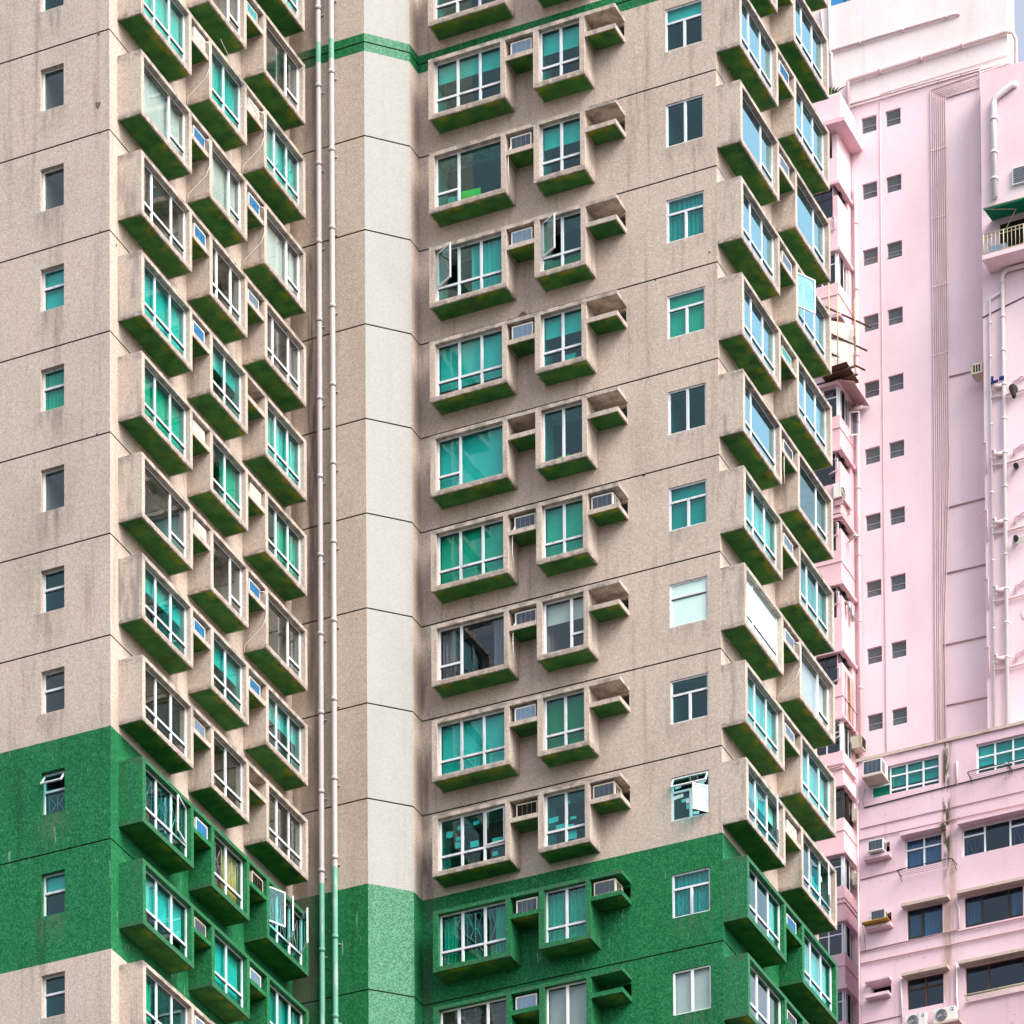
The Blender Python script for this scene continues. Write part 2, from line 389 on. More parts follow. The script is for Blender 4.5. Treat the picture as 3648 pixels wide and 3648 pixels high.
# ------------------------------------------------------------------ windows (local frame: x along the wall, y inward, z up)
def rng(*k): return random.Random(zlib.crc32(str(k).encode()))
def layout(code, s0, s1, z0, z1, tz):
    """panes and frame bars for an opening"""
    W = s1 - s0; cols = {'3': [0, 1 / 3, 2 / 3, 1], '2': [0, .5, 1], 'N2': [0, .5, 1], 'L': [0, .34, 1], 'R': [0, .66, 1], 'M': [0, .27, .70, 1],
                         'T': [0, .5, 1], 'H2': [0, 1], 'S': [0, 1], 'TS': [0, 1], '4': [0, .25, .5, .75, 1], 'A': [0, .3, 1]}[code]
    bars = []; panes = []
    fb = .04; mb = .03
    bars += [(s0, s0 + fb, z0, z1), (s1 - fb, s1, z0, z1), (s0 + fb, s1 - fb, z0, z0 + fb), (s0 + fb, s1 - fb, z1 - fb, z1)]
    xs = [s0 + W * c for c in cols]
    for x in xs[1:-1]:
        if code == 'T': bars.append((x - mb, x + mb, z0 + fb, tz - mb))
        else: bars.append((x - mb, x + mb, z0 + fb, z1 - fb))
    for i, (a, b) in enumerate(zip(xs, xs[1:])):
        a2 = a + (fb if i == 0 else mb); b2 = b - (fb if i == len(xs) - 2 else mb)
        tr = code in ('3', '2', '4') or (code == 'L' and i == 0) or (code == 'R' and i == 1) or (code == 'M' and i != 9) or code == 'H2' or code == 'A'
        if code == 'T':
            panes.append((a2, b2, z0 + fb, tz - mb, 'pane'))
        elif tr:
            bars.append((a2, b2, tz - mb, tz + mb))
            panes.append((a2, b2, z0 + fb, tz - mb, 'lower_pane')); panes.append((a2, b2, tz + mb, z1 - fb, 'pane'))
        else:
            panes.append((a2, b2, z0 + fb, z1 - fb, 'pane'))
    if code == 'T':
        bars.append((s0 + fb, s1 - fb, tz - mb, tz + mb)); panes.append((s0 + fb, s1 - fb, tz + mb, z1 - fb, 'transom_pane'))
    return bars, panes
def wavy(b, a, c, z0, z1, y, amp=.03, per=.13, flare=0, seed=0):
    n = max(6, int((c - a) / per * 5)); r = random.Random(seed); ph = r.random() * 6
    cols = []
    for i in range(n + 1):
        t = i / n; x = a + (c - a) * t
        dy = amp * math.sin((x / per) * 2 * math.pi + ph + 1.2 * math.sin(x * 5 + ph)) + .3 * amp * math.sin(x * 31 + ph)
        cols.append((x, y + dy))
    for (xa, ya), (xb, yb) in zip(cols, cols[1:]):
        b.q((xa, ya, z0), (xb, yb, z0), (xb, yb, z1), (xa, ya, z1), smooth=True)
def curtain(parent, mode, col, s0, s1, z0, z1, y, key):
    W = s1 - s0; H = z1 - z0; fm = 'fabric_' + col; seed = rng(key).random()
    if mode == 'w': part('curtain', parent, ('w', s0, s1, z0, z1, y, round(seed * 4)), fm, lambda b: wavy(b, s0, s1, z0, z1, y, seed=round(seed * 4)))
    elif mode == 's':
        part('curtain', parent, ('sl', s0, s1, z0, z1, y), fm, lambda b: wavy(b, s0, s0 + W * .22, z0, z1, y, .035, .10, seed=1))
        part('curtain', parent, ('sr', s0, s1, z0, z1, y), fm, lambda b: wavy(b, s1 - W * .2, s1, z0, z1, y, .035, .10, seed=2))
    elif mode == 'r': part('curtain', parent, ('r', s0, s1, z0, z1, y), fm, lambda b: wavy(b, s0 + W * .48, s1, z0, z1, y, .035, .12, seed=3))
    elif mode == 'l': part('curtain', parent, ('l', s0, s1, z0, z1, y), fm, lambda b: wavy(b, s0, s0 + W * .3, z0, z1, y, .035, .12, seed=4))
    elif mode in 'bhqk':
        f = {'b': 1, 'h': .30 + .1 * seed, 'q': .66, 'k': .82}[mode]
        zz = z1 - H * f
        part('roller_blind', parent, ('bl', s0, s1, round(zz, 3), z1, y), fm, lambda b: (b.box(s0, s1, y - .004, y, zz, z1), b.box(s0, s1, y - .012, y + .008, zz - .02, zz)))
    elif mode == 'x': part('board', parent, ('xb', s0, s1, z0, z1, y), fm, lambda b: b.box(s0, s1, y - .01, y + .01, z0, z0 + H * .27))
    elif mode == 'v':
        def f(b):
            k = int(H / .055)
            for i in range(k):
                z = z0 + H * (i + .5) / k
                b.q((s0, y - .022, z - .014), (s1, y - .022, z - .014), (s1, y + .022, z + .014), (s0, y + .022, z + .014))
        o = part('venetian_blind', parent, ('v', s0, s1, z0, z1, y), fm, f); o['kind'] = 'stuff'
    elif mode == 'p':
        r = rng(key, 'p')
        for i in range(9):
            a = s0 + r.random() * (W - .3); zz = z0 + H * (.05 + .8 * r.random()); ww = .14 + .2 * r.random(); hh = .08 + .1 * r.random(); t = r.uniform(-.15, .15)
            b = MB(); b.box(-ww / 2, ww / 2, -.002, .002, -hh / 2, hh / 2); o = b.build('paper_note', 'paper', parent); o.location = (a + ww / 2, y - .10 + .002 * i, zz); o.rotation_euler.y = t
def grille(parent, panes, y):
    for (a, c, e, f, nm) in panes:
        if f - e < .5: continue
        def fn(b, a=a, c=c, e=e, f=f):
            r = .009; x0, x1 = a + .08, c - .06
            def bar(p, q): b.tube([(p[0], y, p[1]), (q[0], y, q[1])], r, 5)
            bar((x0, e + .06), (x0, f - .06)); bar((x1, e + .06), (x1, f - .06)); bar((x0, e + .06), (x1, e + .06)); bar((x0, f - .06), (x1, f - .06))
            xm = (x0 + x1) / 2; zm = (e + f) / 2; k = (x1 - x0) * .12
            bar((x0 + .02, f - .06), (xm - k, zm)); bar((xm - k, zm), (x0 + .02, e + .06)); bar((x1 - .02, f - .06), (xm + k, zm)); bar((xm + k, zm), (x1 - .02, e + .06))
            bar((xm, f - .06), (xm, e + .06)); bar((xm - k, zm), (xm + k, zm))
        part('window_grille', parent, ('gr', a, c, e, f, y), 'bar', fn)
def sash(parent, a, c, e, f, y, gl, fr, hinge, ang):
    """an opened casement: frame and glass in one leaf, turned about its hinge side"""
    W = c - a; H = f - e
    def fn(b):
        x0, x1 = (0, W) if hinge == 'l' else (-W, 0)
        if hinge == 't':
            x0, x1 = 0, W
        t = .04
        z0, z1 = (0, H) if hinge != 't' else (-H, 0)
        b.cur = 0
        b.box(x0, x0 + t, -.02, .02, z0, z1); b.box(x1 - t, x1, -.02, .02, z0, z1); b.box(x0 + t, x1 - t, -.02, .02, z0, z0 + t); b.box(x0 + t, x1 - t, -.02, .02, z1 - t, z1)
        b.cur = 1; b.box(x0 + t, x1 - t, -.003, .003, z0 + t, z1 - t)
    b = MB(); fn(b); o = b.build('open_sash', [fr, gl], parent)
    if hinge == 'l': o.location = (a, y, e); o.rotation_euler.z = -ang
    elif hinge == 'r': o.location = (c, y, e); o.rotation_euler.z = ang
    else: o.location = (a, y, f); o.rotation_euler.x = -ang
def fill(parent, spec, s0, s1, z0, z1, tz, y, yc, key, frame_t=.06):
    """frame, panes, curtains of one opening; spec: 'layout glass curtains [extras]'"""
    tok = spec.split(); code, gl, cur = tok[0], tok[1], tok[2]; ex = tok[3:]
    gm = {'t': 'glass_teal', 'c': 'glass_clear', 'b': 'glass_sky_tint', 'f': 'frosted', 'g': 'glass_grey', 'x': 'glass_teal'}[gl]
    fr = 'white_alu' if (gl in 'cf' and 'alu' not in ex) or 'wh' in ex else 'alu'
    if 'dark' in ex: fr = 'black_metal'
    bars, panes = layout(code, s0, s1, z0, z1, tz)
    opened = {}
    for e in ex:
        if e[0] == 'o': opened[int(e[1])] = (e[2], float(e[3:]))       # pane index, hinge, angle
    def fn(b):
        for a, c, e, f in bars: b.box(a, c, y - frame_t / 2, y + frame_t / 2, e, f)
        for a, c, e, f, nm in panes:                                  # sash lip round each pane
            t = .016
            b.box(a, a + t, y - .018, y + .018, e, f); b.box(c - t, c, y - .018, y + .018, e, f)
            b.cur = 1  # dark strip at the pane top, painted-in shade of the gap under the bar
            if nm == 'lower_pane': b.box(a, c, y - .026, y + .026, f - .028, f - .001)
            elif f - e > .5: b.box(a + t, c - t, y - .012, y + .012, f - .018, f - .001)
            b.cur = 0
    part('window_frame', parent, ('fr', code, s0, s1, z0, z1, tz, y), [fr, 'gap_shade_and_seal'], fn)
    for i, (a, c, e, f, nm) in enumerate(panes):
        if i in opened:
            h, an = opened[i]; sash(parent, a, c, e, f, y - .03, gm, fr, h, math.radians(an)); continue
        me = cached(('pn', round(c - a, 3), round(f - e, 3)), 'pane', gm, lambda b: b.box(0, c - a, -.003, .003, 0, f - e))
        link(nm, me, parent, (a, y, e))
    if cur != 'n':
        for i in range(0, len(cur), 2): curtain(parent, cur[i], cur[i + 1], s0 + .03, s1 - .03, z0 + .02, z1 - .02, yc, key)
    if 'gr' in ex: grille(parent, panes, y + .07)
    return panes
def room(parent, s0, s1, z0, z1, y0, y1, light=True):
    def fn(b):
        k = len(b.f)
        b.box(s0, s1, y0, y1, z0, z1, skip='f')
    part('room_interior', parent, ('rm', s0, s1, z0, z1, y0, y1), 'room_wall' if light else 'room_dark', fn)

# ------------------------------------------------------------------ tower
XB, YA, YP1, XP1, XP2, YP2 = -12.70, -12.30, -1.59, -10.28, -9.30, -0.60
ZBOT, ZTOP, ZR = -88.1, 16.0, 6.19                         # ground, roof, bottom of bay row 0
zrow = lambda g: ZR - 2.8 * g
JOINTS = [2.87 - 2.8 * k for k in range(-3, 10) if 2.87 - 2.8 * k > -18] + [-22.33]
DEP = .73
tower = thing('apartment_tower', (0, 0, ZBOT), 0, 'tall beige mosaic apartment tower with green bands and rows of bay windows', 'building')
T0 = link('facade', None, None)     # temporary holder, parts are parented straight to the tower below
bpy.data.objects.remove(T0)
class Off:                                                   # the tower Empty stands at the ground: keep part coordinates in world terms
    pass
def under(o, root):
    o.parent = root; o.matrix_parent_inverse = Matrix.Translation(-Vector(root.location)); return o
def twall(*a, **k): return under(wall(a[0], None, *a[1:], **k), tower)

def inview(p, mu=.06, mv=.05):
    dd = Vector(p) - Vector(CAM); zc = dd.dot(FW)
    u = 1824 + 17165.7 * dd.dot(RT) / zc; v = 10647.2 - 17165.7 * dd.dot(UP) / zc
    return -mu * 3648 < u < (1 + mu) * 3648 and -mv * 3648 < v < (1 + mv) * 3648

# columns: facade, plane start, width, {row: spec}
B1 = {1: '3 t n', 2: '3 t bW', 3: 'R c wW', 4: 'M c n', 5: '3 t bW', 6: '3 t wG', 7: 'R c n', 8: '3 t hW', 9: '3 c vO alu', 10: '3 t n gr o5r12', 11: '3 t qW', 12: '3 t lG', 13: '3 t n'}
B2 = {0: '2 t n', 1: 'R c n', 2: '2 t bW', 3: 'R c wW', 4: 'M c n', 5: '2 t hW', 6: '2 t rG', 7: 'R c n', 8: '2 t hW', 9: '2 c vO alu', 10: '2 c rYlT gr alu', 11: '2 t bW', 12: '2 t n'}
B3 = {0: '3 t bW', 1: 'R c n', 2: '3 t bW', 3: 'R c wW', 4: 'M c n', 5: '3 t wW', 6: '3 t rG', 7: 'R c n', 8: '3 t hW', 9: '3 c vO alu', 10: '3 t n gr wh o1l25 o3r36 o5r42', 11: '3 t wT', 12: '3 t n'}
F1 = {-1: '3 t hW', 0: '3 t hW', 1: '3 t hW', 2: 'L t n', 3: '3 t rW o1l30', 4: '3 t kW', 5: 'L t bW', 6: '3 t bG', 7: 'L g sV', 8: '3 t bW', 9: '3 t pW o5l5', 10: '3 t sGxO gr', 11: 'M c vV', 12: '3 t n'}
F2 = {-1: '2 t n', 0: '2 t n', 1: '2 t hW', 2: '2 t hW', 3: '2 t xO o1l30', 4: '2 t hW', 5: 'N2 t n', 6: '2 t bG', 7: 'R c hW', 8: '2 t bO', 9: '2 t pW', 10: '2 t wG gr', 11: 'N2 c bV', 12: '2 t n'}
H1 = {0: '3 b bW', 1: '3 b wW', 2: 'R b n', 3: '3 b wW', 4: '3 b hW', 5: 'A b n', 6: '3 t qW', 7: 'A f n', 8: '3 t bW', 9: '3 t hW o5r20', 10: '3 t sW', 11: '3 c vV', 12: '3 t n'}
H2 = {-1: '3 b n', 0: '3 b n', 1: '3 b wW', 2: 'R b n', 3: '3 b bW o1l30', 4: '3 b wW', 5: 'R t n', 6: '3 t bT', 7: 'R c bW', 8: '3 t bW', 9: '3 t pW o5r18', 10: '3 t wW', 11: '3 t wW', 12: '3 t n'}
SETS = [('B', -11.864, 2.896, B1, 1.25), ('B', -7.938, 2.258, B2, 1.25), ('B', -4.6315, 2.604, B3, 1.25),
        ('F', -8.645, 2.438, F1, 2.0), ('F', -5.33, 1.60, F2, 2.0), ('H', .005, 3.01, H1, .33), ('H', 4.29, 2.90, H2, 1.3)]
def place(fc, s, z):
    return {'B': ((XB, s, z), R90), 'H': ((0, s, z), R90), 'F': ((s, 0, z), 0), 'A': ((s, YA, z), 0)}[fc]
HOLES = {'A': [], 'B': [], 'F': [], 'H': []}
SIDE_L, SIDE_R = .17, .15
def bay_shell(w):
    def fn(b):
        D = -DEP
        b.box(0, w, D, 0, 0, .14); b.box(0, w, D, 0, 1.68, 1.79)
        b.box(0, SIDE_L, D, 0, .14, 1.68); b.box(w - SIDE_R, w, D, 0, .14, 1.68)
    return fn
greenrow = lambda g: g in (10, 11)
bays = {}
for ci, (fc, s, wd, rows, rd) in enumerate(SETS):
    for g, spec in rows.items():
        z = zrow(g); loc, rz = place(fc, s, z)
        HOLES[fc].append((s + .2, s + wd - .18, z + .16, z + 1.66, .12))
        ctr = Vector(place(fc, s + wd / 2, z + .9)[0])
        if not inview(ctr): 
            HOLES[fc].pop(); continue
        bm = 'bay_green' if greenrow(g) else 'bay_beige'
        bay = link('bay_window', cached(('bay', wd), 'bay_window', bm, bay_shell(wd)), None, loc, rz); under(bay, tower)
        bays[ci, g] = bay
        part('soffit', bay, ('sof', wd), 'soffit', lambda b: b.box(.055, wd - .055, -DEP + .055, -.03, -.008, -.002))
        fill(bay, spec, SIDE_L, wd - SIDE_R, .14, 1.68, .60, -.56, -.42, (ci, g))
        room(bay, .1, wd - .1, -.30, 1.95, .13, rd, spec.split()[1] in 'cf')
        if spec.split()[1] == 'f' or spec in ('L g sV', 'R c hW'):
            pass
# cushions on the sill of the wide bay
b = MB()
def pillow(b, W, H, T):
    n = 8
    for sgn in (-1, 1):
        g = [[(W * (i / n - .5), sgn * T * (math.sin(math.pi * i / n) * math.sin(math.pi * j / n)) ** .45, H * j / n + .03 * math.sin(math.pi * i / n) * (1 if j == 0 else 0)) for j in range(n + 1)] for i in range(n + 1)]
        for i in range(n):
            for j in range(n): b.q(g[i][j], g[i + 1][j], g[i + 1][j + 1], g[i][j + 1], smooth=True)
pillow(b, .62, .40, .09)
o = b.build('cushion', 'cushion'); o.location = (-7.45, -.42, zrow(2) + .15); o.rotation_euler = (.12, .0, .1)
tag(o, 'bright lime green cushion leaning inside the wide bay window', 'cushion')
b = MB(); pillow(b, .34, .34, .07); o = b.build('cushion', 'fabric_T'); o.location = (-8.05, -.44, zrow(2) + .15); o.rotation_euler = (.12, .2, -.1)
tag(o, 'small teal cushion beside the lime green cushion behind glass', 'cushion')

# hoods and ledges between the bays
def hood(fc, s, w, g, closed=True):
    z = zrow(g); loc, rz = place(fc, s, z); bm = 'bay_green' if greenrow(g) else 'bay_beige'
    h = link('hood', cached(('hood', w), 'hood', bm, lambda b: b.box(.002, w - .002, -DEP + .003, 0, 1.682, 1.788)), None, loc, rz); under(h, tower)
    l = link('ledge', cached(('ledge', w), 'ledge', bm, lambda b: b.box(.002, w - .002, -DEP + .012, 0, 1.07, 1.20)), None, loc, rz); under(l, tower)
    part('soffit', l, ('lsof', w), 'soffit', lambda b: b.box(.04, w - .05, -DEP + .05, -.03, 1.062, 1.068))
SLOTS = [('B', -8.968, 1.03, range(1, 13), 0), ('B', -5.68, 1.0485, range(0, 13), 1), ('F', -6.207, .877, range(0, 13), 2), ('F', -3.73, .955, range(0, 13), 3), ('H', 3.015, 1.275, range(0, 12), 4)]
AC = {0: {2: 'Ww h', 3: 'Wb h', 4: 'Wb', 5: 'Wb', 6: 'Ww', 7: 'Ww', 8: 'Wb', 9: 'Op', 10: 'Wb', 11: 'Od', 12: 'Wp'},
      1: {1: 'Wc', 2: 'Ww h', 3: 'Wb h', 4: 'Wp', 6: 'Ww', 7: 'Wb h', 8: 'Wb', 10: 'Oo', 11: 'Wp'},
      2: {1: 'Wp', 2: 'Wd h', 3: 'Wp', 4: 'Wp', 6: 'Wd h', 7: 'Wd h', 8: 'Wp', 9: 'Oo', 10: 'Wd', 11: 'Wp'},
      3: {6: 'Wd', 9: 'Od', 10: 'Od'},
      4: {0: 'Wp', 1: 'Wb', 2: 'Wp', 3: 'Wp', 4: 'Wc', 5: 'Wd h', 6: 'Wp', 7: 'Wp h', 8: 'Wp', 9: 'Ww', 10: 'Wb', 11: 'Wd'}}
WHERE = {0: 'air conditioner in left wing near slot', 1: 'air conditioner in left wing far slot', 2: 'air conditioner between centre facade bays',
         3: 'air conditioner on open centre ledge', 4: 'air conditioner on side facing pink tower'}
LOOK = {'p': 'pale grilled', 'b': 'blue grilled', 'c': 'turquoise grilled', 'd': 'dark grilled', 'w': 'all white', 'o': 'rusty hollow'}
def ac_unit(loc, rz, code, label, group, W=.66, H=.40, D=.56, send=.8, oy=0):
    t = thing('air_conditioner', loc, rz, label, 'air conditioner', group)
    cm = 'ac_old' if code[0] == 'O' else 'ac_white'; gm = {'p': 'grille_pale', 'b': 'grille_blue', 'c': 'grille_cyan', 'd': 'grille_dark', 'w': 'ac_white', 'o': 'hole_dark'}[code[1]]
    def shell(b):
        t_ = .035
        b.box(0, W, -D + .02, 0, 0, H)
        b.box(0, t_, -D, -D + .02, 0, H); b.box(W - t_, W, -D, -D + .02, 0, H); b.box(t_, W - t_, -D, -D + .02, 0, t_); b.box(t_, W - t_, -D, -D + .02, H - t_, H)
    part('casing', t, ('accase', W, H, D), cm, shell)
    def gr(b):
        b.box(.037, W - .037, -D + .012, -D + .019, .037, H - .037)
        b.cur = 1
        for i in range(1, 4): x = .037 + (W - .074) * i / 4; b.box(x - .003, x + .003, -D + .008, -D + .011, .037, H - .037)
        b.cur = 0
        for i in range(1, 10): z = .037 + (H - .074) * i / 10; b.box(.037, W - .037, -D + .004, -D + .0115, z - .009, z + .003)
    part('grille', t, ('acgr', W, H, D), [gm, cm], gr)
    def sv(b):
        for i in range(3): b.box(W, W + .004, -D + .10 + i * .11, -D + .17 + i * .11, .06, H - .06)
    part('side_vent', t, ('acsv', W, H, D), 'hole_dark', sv)
    if 'h' in code[2:]:
        e = send - .02; f = -DEP - .02 - oy
        pts = [(W - .05, -D - .01, H * .8), (e - .06, f, H * .85), (e, f, H * .7), (e, f, -.35), (e, f + .12, -.62), (e, -.08 - oy, -1.0), (e, -.03 - oy, -1.25)]
        if code.startswith('Wd'): pts = [(.02, -D - .02, .1), (-.05, -D - .03, 0), (-.06, -D - .03, -.5), (-.03, -D - .03, -.95)]
        b = MB(); b.tube(pts, .013, 6); b.build('drain_hose', 'hose', t)
    return t
for fc, s, w_, rows, si in SLOTS:
    k = 0
    for g in rows:
        if not inview(place(fc, s + w_ / 2, zrow(g) + 1.4)[0], .03, .03): continue
        hood(fc, s, w_, g)
        code = AC[si].get(g)
        if not code: continue
        k += 1; rr = rng(si, g)
        W = .66 if si != 4 else .74
        so_ = (w_ - W) * (.45 + .3 * rr.random()) if si != 3 else .08
        loc, rz = place(fc, s + so_, zrow(g) + 1.203)
        loc = list(loc); off = -.06 - .05 * rr.random()
        if fc == 'F': loc[1] += off
        else: loc[0] -= off
        ac_unit(loc, rz, code, f'{LOOK[code[1]]} {WHERE[si]}, {ORD[k]} from top', 'window air conditioners on the green banded tower', W=W, send=w_ - so_, oy=off)
# small openings behind the open ledges on the centre facade
for g in range(0, 13):
    z = zrow(g)
    if inview((-3.2, 0, z + 1.4)): HOLES['F'].append((-3.05, -2.80, z + 1.22, z + 1.62, .2))
# small windows
AW = {2: 'H2 t n', 3: 'S c n', 4: 'S c n', 5: 'H2 t bW', 6: 'H2 t wG', 7: 'S c n', 8: 'H2 t n', 9: 'H2 c vO alu', 10: 'H2 t n gr o1t38', 11: 'H2 t hW', 12: 'H2 t n'}
FWN = {0: 'T t n', 1: 'T t hW', 2: 'N2 t n', 3: 'T t wT', 4: 'T t bG', 5: 'N2 t n', 6: 'T t bT', 7: 'H2 f n alu', 8: 'T t n', 9: 'T t pW o2t30 o1r50', 10: 'T t wT gr', 11: 'N2 c bW', 12: 'T t n'}
for fc, x0, x1, za, zb, rows, rd in [('A', -14.84, -14.115, .57, 1.745, AW, 1.9), ('F', -1.545, -.39, .425, 1.68, FWN, 1.6)]:
    for g, spec in rows.items():
        z = zrow(g)
        if not inview((x0, YA if fc == 'A' else 0, z + 1)): continue
        HOLES[fc].append((x0, x1, z + za, z + zb, .24))
        loc, rz = place(fc, x0, z)
        wn = link('window', None, None, loc, rz); under(wn, tower)
        ya = .17 if fc == 'A' else .07
        tz = za + (zb - za) * (.58 if fc == 'A' else .66)
        if spec.startswith('H2 f'): tz = za + (zb - za) * .68
        fill(wn, spec, .0, x1 - x0, za, zb, tz, ya, ya + .09, ('sw', fc, g), frame_t=.07)
        room(wn, -.02, x1 - x0 + .02, za - .05, zb + .1, .245, rd, spec.split()[1] in 'cf')
for g in range(0, 13):
    z = zrow(g)
    if inview((-3.2, 0, z + 1.4)):
        wn = link('vent_opening', None, None, (-3.05, 0, z), 0); under(wn, tower)
        part('pane', wn, ('vo',), 'glass_grey', lambda b: b.box(0, .25, .10, .106, 1.22, 1.62)); room(wn, -.01, .26, 1.2, 1.64, .201, .8)

A_ = twall('wall', 'tile_a', (0, YA, 0), (1, 0, 0), -32, XB, ZBOT, ZTOP, HOLES['A'], JOINTS)
twall('wall', 'tile', (XB, 0, 0), (0, 1, 0), YA, YP1, ZBOT, ZTOP, HOLES['B'], JOINTS)
twall('wall', 'tile_c', (0, YP1, 0), (1, 0, 0), XB, XP1, ZBOT, ZTOP, (), JOINTS)
dl = math.hypot(XP2 - XP1, YP2 - YP1)
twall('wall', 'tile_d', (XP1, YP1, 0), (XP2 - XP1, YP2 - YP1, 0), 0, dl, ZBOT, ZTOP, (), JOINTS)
twall('wall', 'tile', (XP2, 0, 0), (0, 1, 0), YP2, 0, ZBOT, ZTOP, (), JOINTS)
twall('wall', 'tile_f', (0, 0, 0), (1, 0, 0), XP2, 0, ZBOT, ZTOP, HOLES['F'], JOINTS)
twall('wall', 'tile', (0, 0, 0), (0, 1, 0), 0, 7.6, ZBOT, ZTOP, HOLES['H'], JOINTS)
b = MB(); b.q((0, 7.6, ZBOT), (-32, 7.6, ZBOT), (-32, 7.6, ZTOP), (0, 7.6, ZTOP)); b.q((-32, 7.6, ZBOT), (-32, YA, ZBOT), (-32, YA, ZTOP), (-32, 7.6, ZTOP)); under(b.build('wall', 'tile'), tower)
b = MB(); b.q((-32, YA, ZTOP), (XB, YA, ZTOP), (XB, YP1, ZTOP), (XP1, YP1, ZTOP), (XP2, YP2, ZTOP), (XP2, 0, ZTOP), (0, 0, ZTOP), (0, 7.6, ZTOP), (-32, 7.6, ZTOP)); under(b.build('roof', 'coping'), tower)

# drainpipes on the recessed wall
for i, (x, cps, zc) in enumerate([(-11.70, (5.95, 3.30, .95, -1.8), -19.0), (-11.28, (6.1, 3.6, 1.2, -1.4), -18.6)]):
    t = thing('drainpipe', (x, YP1 - .11, ZBOT), 0, ['long pale drainpipe nearer the left wing on the recessed wall', 'long pale drainpipe nearer the white pilaster on the recessed wall'][i], 'pipe', 'paired drainpipes')
    H0 = -ZBOT
    for (za, zb, mt) in [(ZBOT, ZG0 - 3, 'pipe_beige'), (ZG0 - 3, zc, 'pipe_green'), (zc, 5.35, 'pipe_beige'), (5.35, 5.95, 'pipe_green'), (5.95, ZTOP - 1, 'pipe_beige')]:
        b = MB(); b.tube([(0, 0, za + H0), (0, 0, zb + H0)], .082, 14, caps=False); b.build('pipe_section', mt, t)
    z = 14.0 + .3 * i
    while z > -27:
        inb = 5.35 < z < 5.95 or ZG0 - 3 < z < zc
        b = MB(); b.tube([(0, 0, z + H0 - .05), (0, 0, z + H0 + .06)], .092, 14); b.build('coupling', 'pipe_green' if inb else 'pipe_beige', t)
        b = MB(); b.tube([(0, 0, z + H0 - .066), (0, 0, z + H0 - .051)], .090, 14); b.build('seal_ring', 'gap_shade_and_seal', t)
        b = MB(); b.box(-.13, .13, .06, .11, z + H0 - .20, z + H0 - .17); b.build('bracket', 'pipe_beige', t)
        z -= 2.33
# broken tile patches on the tower
def spall(fc, s_, z, r_, seed, mat='joint'):
    rr = random.Random(seed); pts = []
    for i in range(11):
        a = i / 11 * 6.283; q = r_ * rr.uniform(.45, 1.15); pts.append((q * math.cos(a) * (1 if seed % 2 else .55), -.004, q * math.sin(a)))
    b = MB(); b.q(*pts); loc, rz = place(fc, s_, z); o = b.build('broken_tile_patch', mat); o.location = loc; o.rotation_euler.z = rz; under(o, tower)
plain('render_bare', (.16, .13, .11), .9, .1, var=.4, scale=20)
for q in [('A', -13.06, -1.95, .14, 2, 'render_bare'), ('A', -13.04, .02, .07, 3, 'render_bare'), ('A', -12.98, -2.75, .06, 4, 'render_bare'), ('F', -6.02, zrow(4) + 2.28, .13, 5, 'render_bare'), ('A', -13.0, -5.5, .05, 7, 'render_bare'), ('F', -1.9, -2.75, .05, 8, 'joint'), ('F', -2.3, -8.36, .05, 9, 'joint'), ('A', -13.1, -11.1, .05, 10, 'joint'), ('B', -11.95, -5.75, .06, 12, 'joint'), ('F', -.25, -2.4, .05, 13, 'render_bare'), ('F', -7.9, 5.0, .06, 14, 'render_bare')]: spall(*q)
for (x, y, g_, w_, h_, d_, mt, lb) in [(-4.35, -.42, 4, .30, .30, .26, 'fabric_W', 'white box on the sill inside the fourth narrow bay window'), (-7.6, -.40, 4, .9, .16, .2, 'cloth_red', 'dark red cloth pile on the sill inside a wide bay window'), (-4.6, -.42, 5, .34, .2, .22, 'cushion', 'green box on the sill inside the two pane narrow bay window')]:
    b = MB(); b.box(-w_ / 2, w_ / 2, -d_ / 2, d_ / 2, 0, h_); b.box(-w_ / 2 - .01, w_ / 2 + .01, -d_ / 2 - .01, d_ / 2 + .01, h_, h_ + .03); o = b.build('sill_box', mt); o.location = (x, y + .1, zrow(g_) + .145); tag(o, lb, 'box')
# thin line slung from the left wing to the recess
b = MB(); b.tube([(-12.0, -7.2, 2.75), (-11.9, -4.5, 1.5), (-11.85, -1.72, .15)], .008, 5); o = b.build('cable', 'pipe_beige'); tag(o, 'thin pale cable slung from the middle bays to the recessed wall', 'cable')

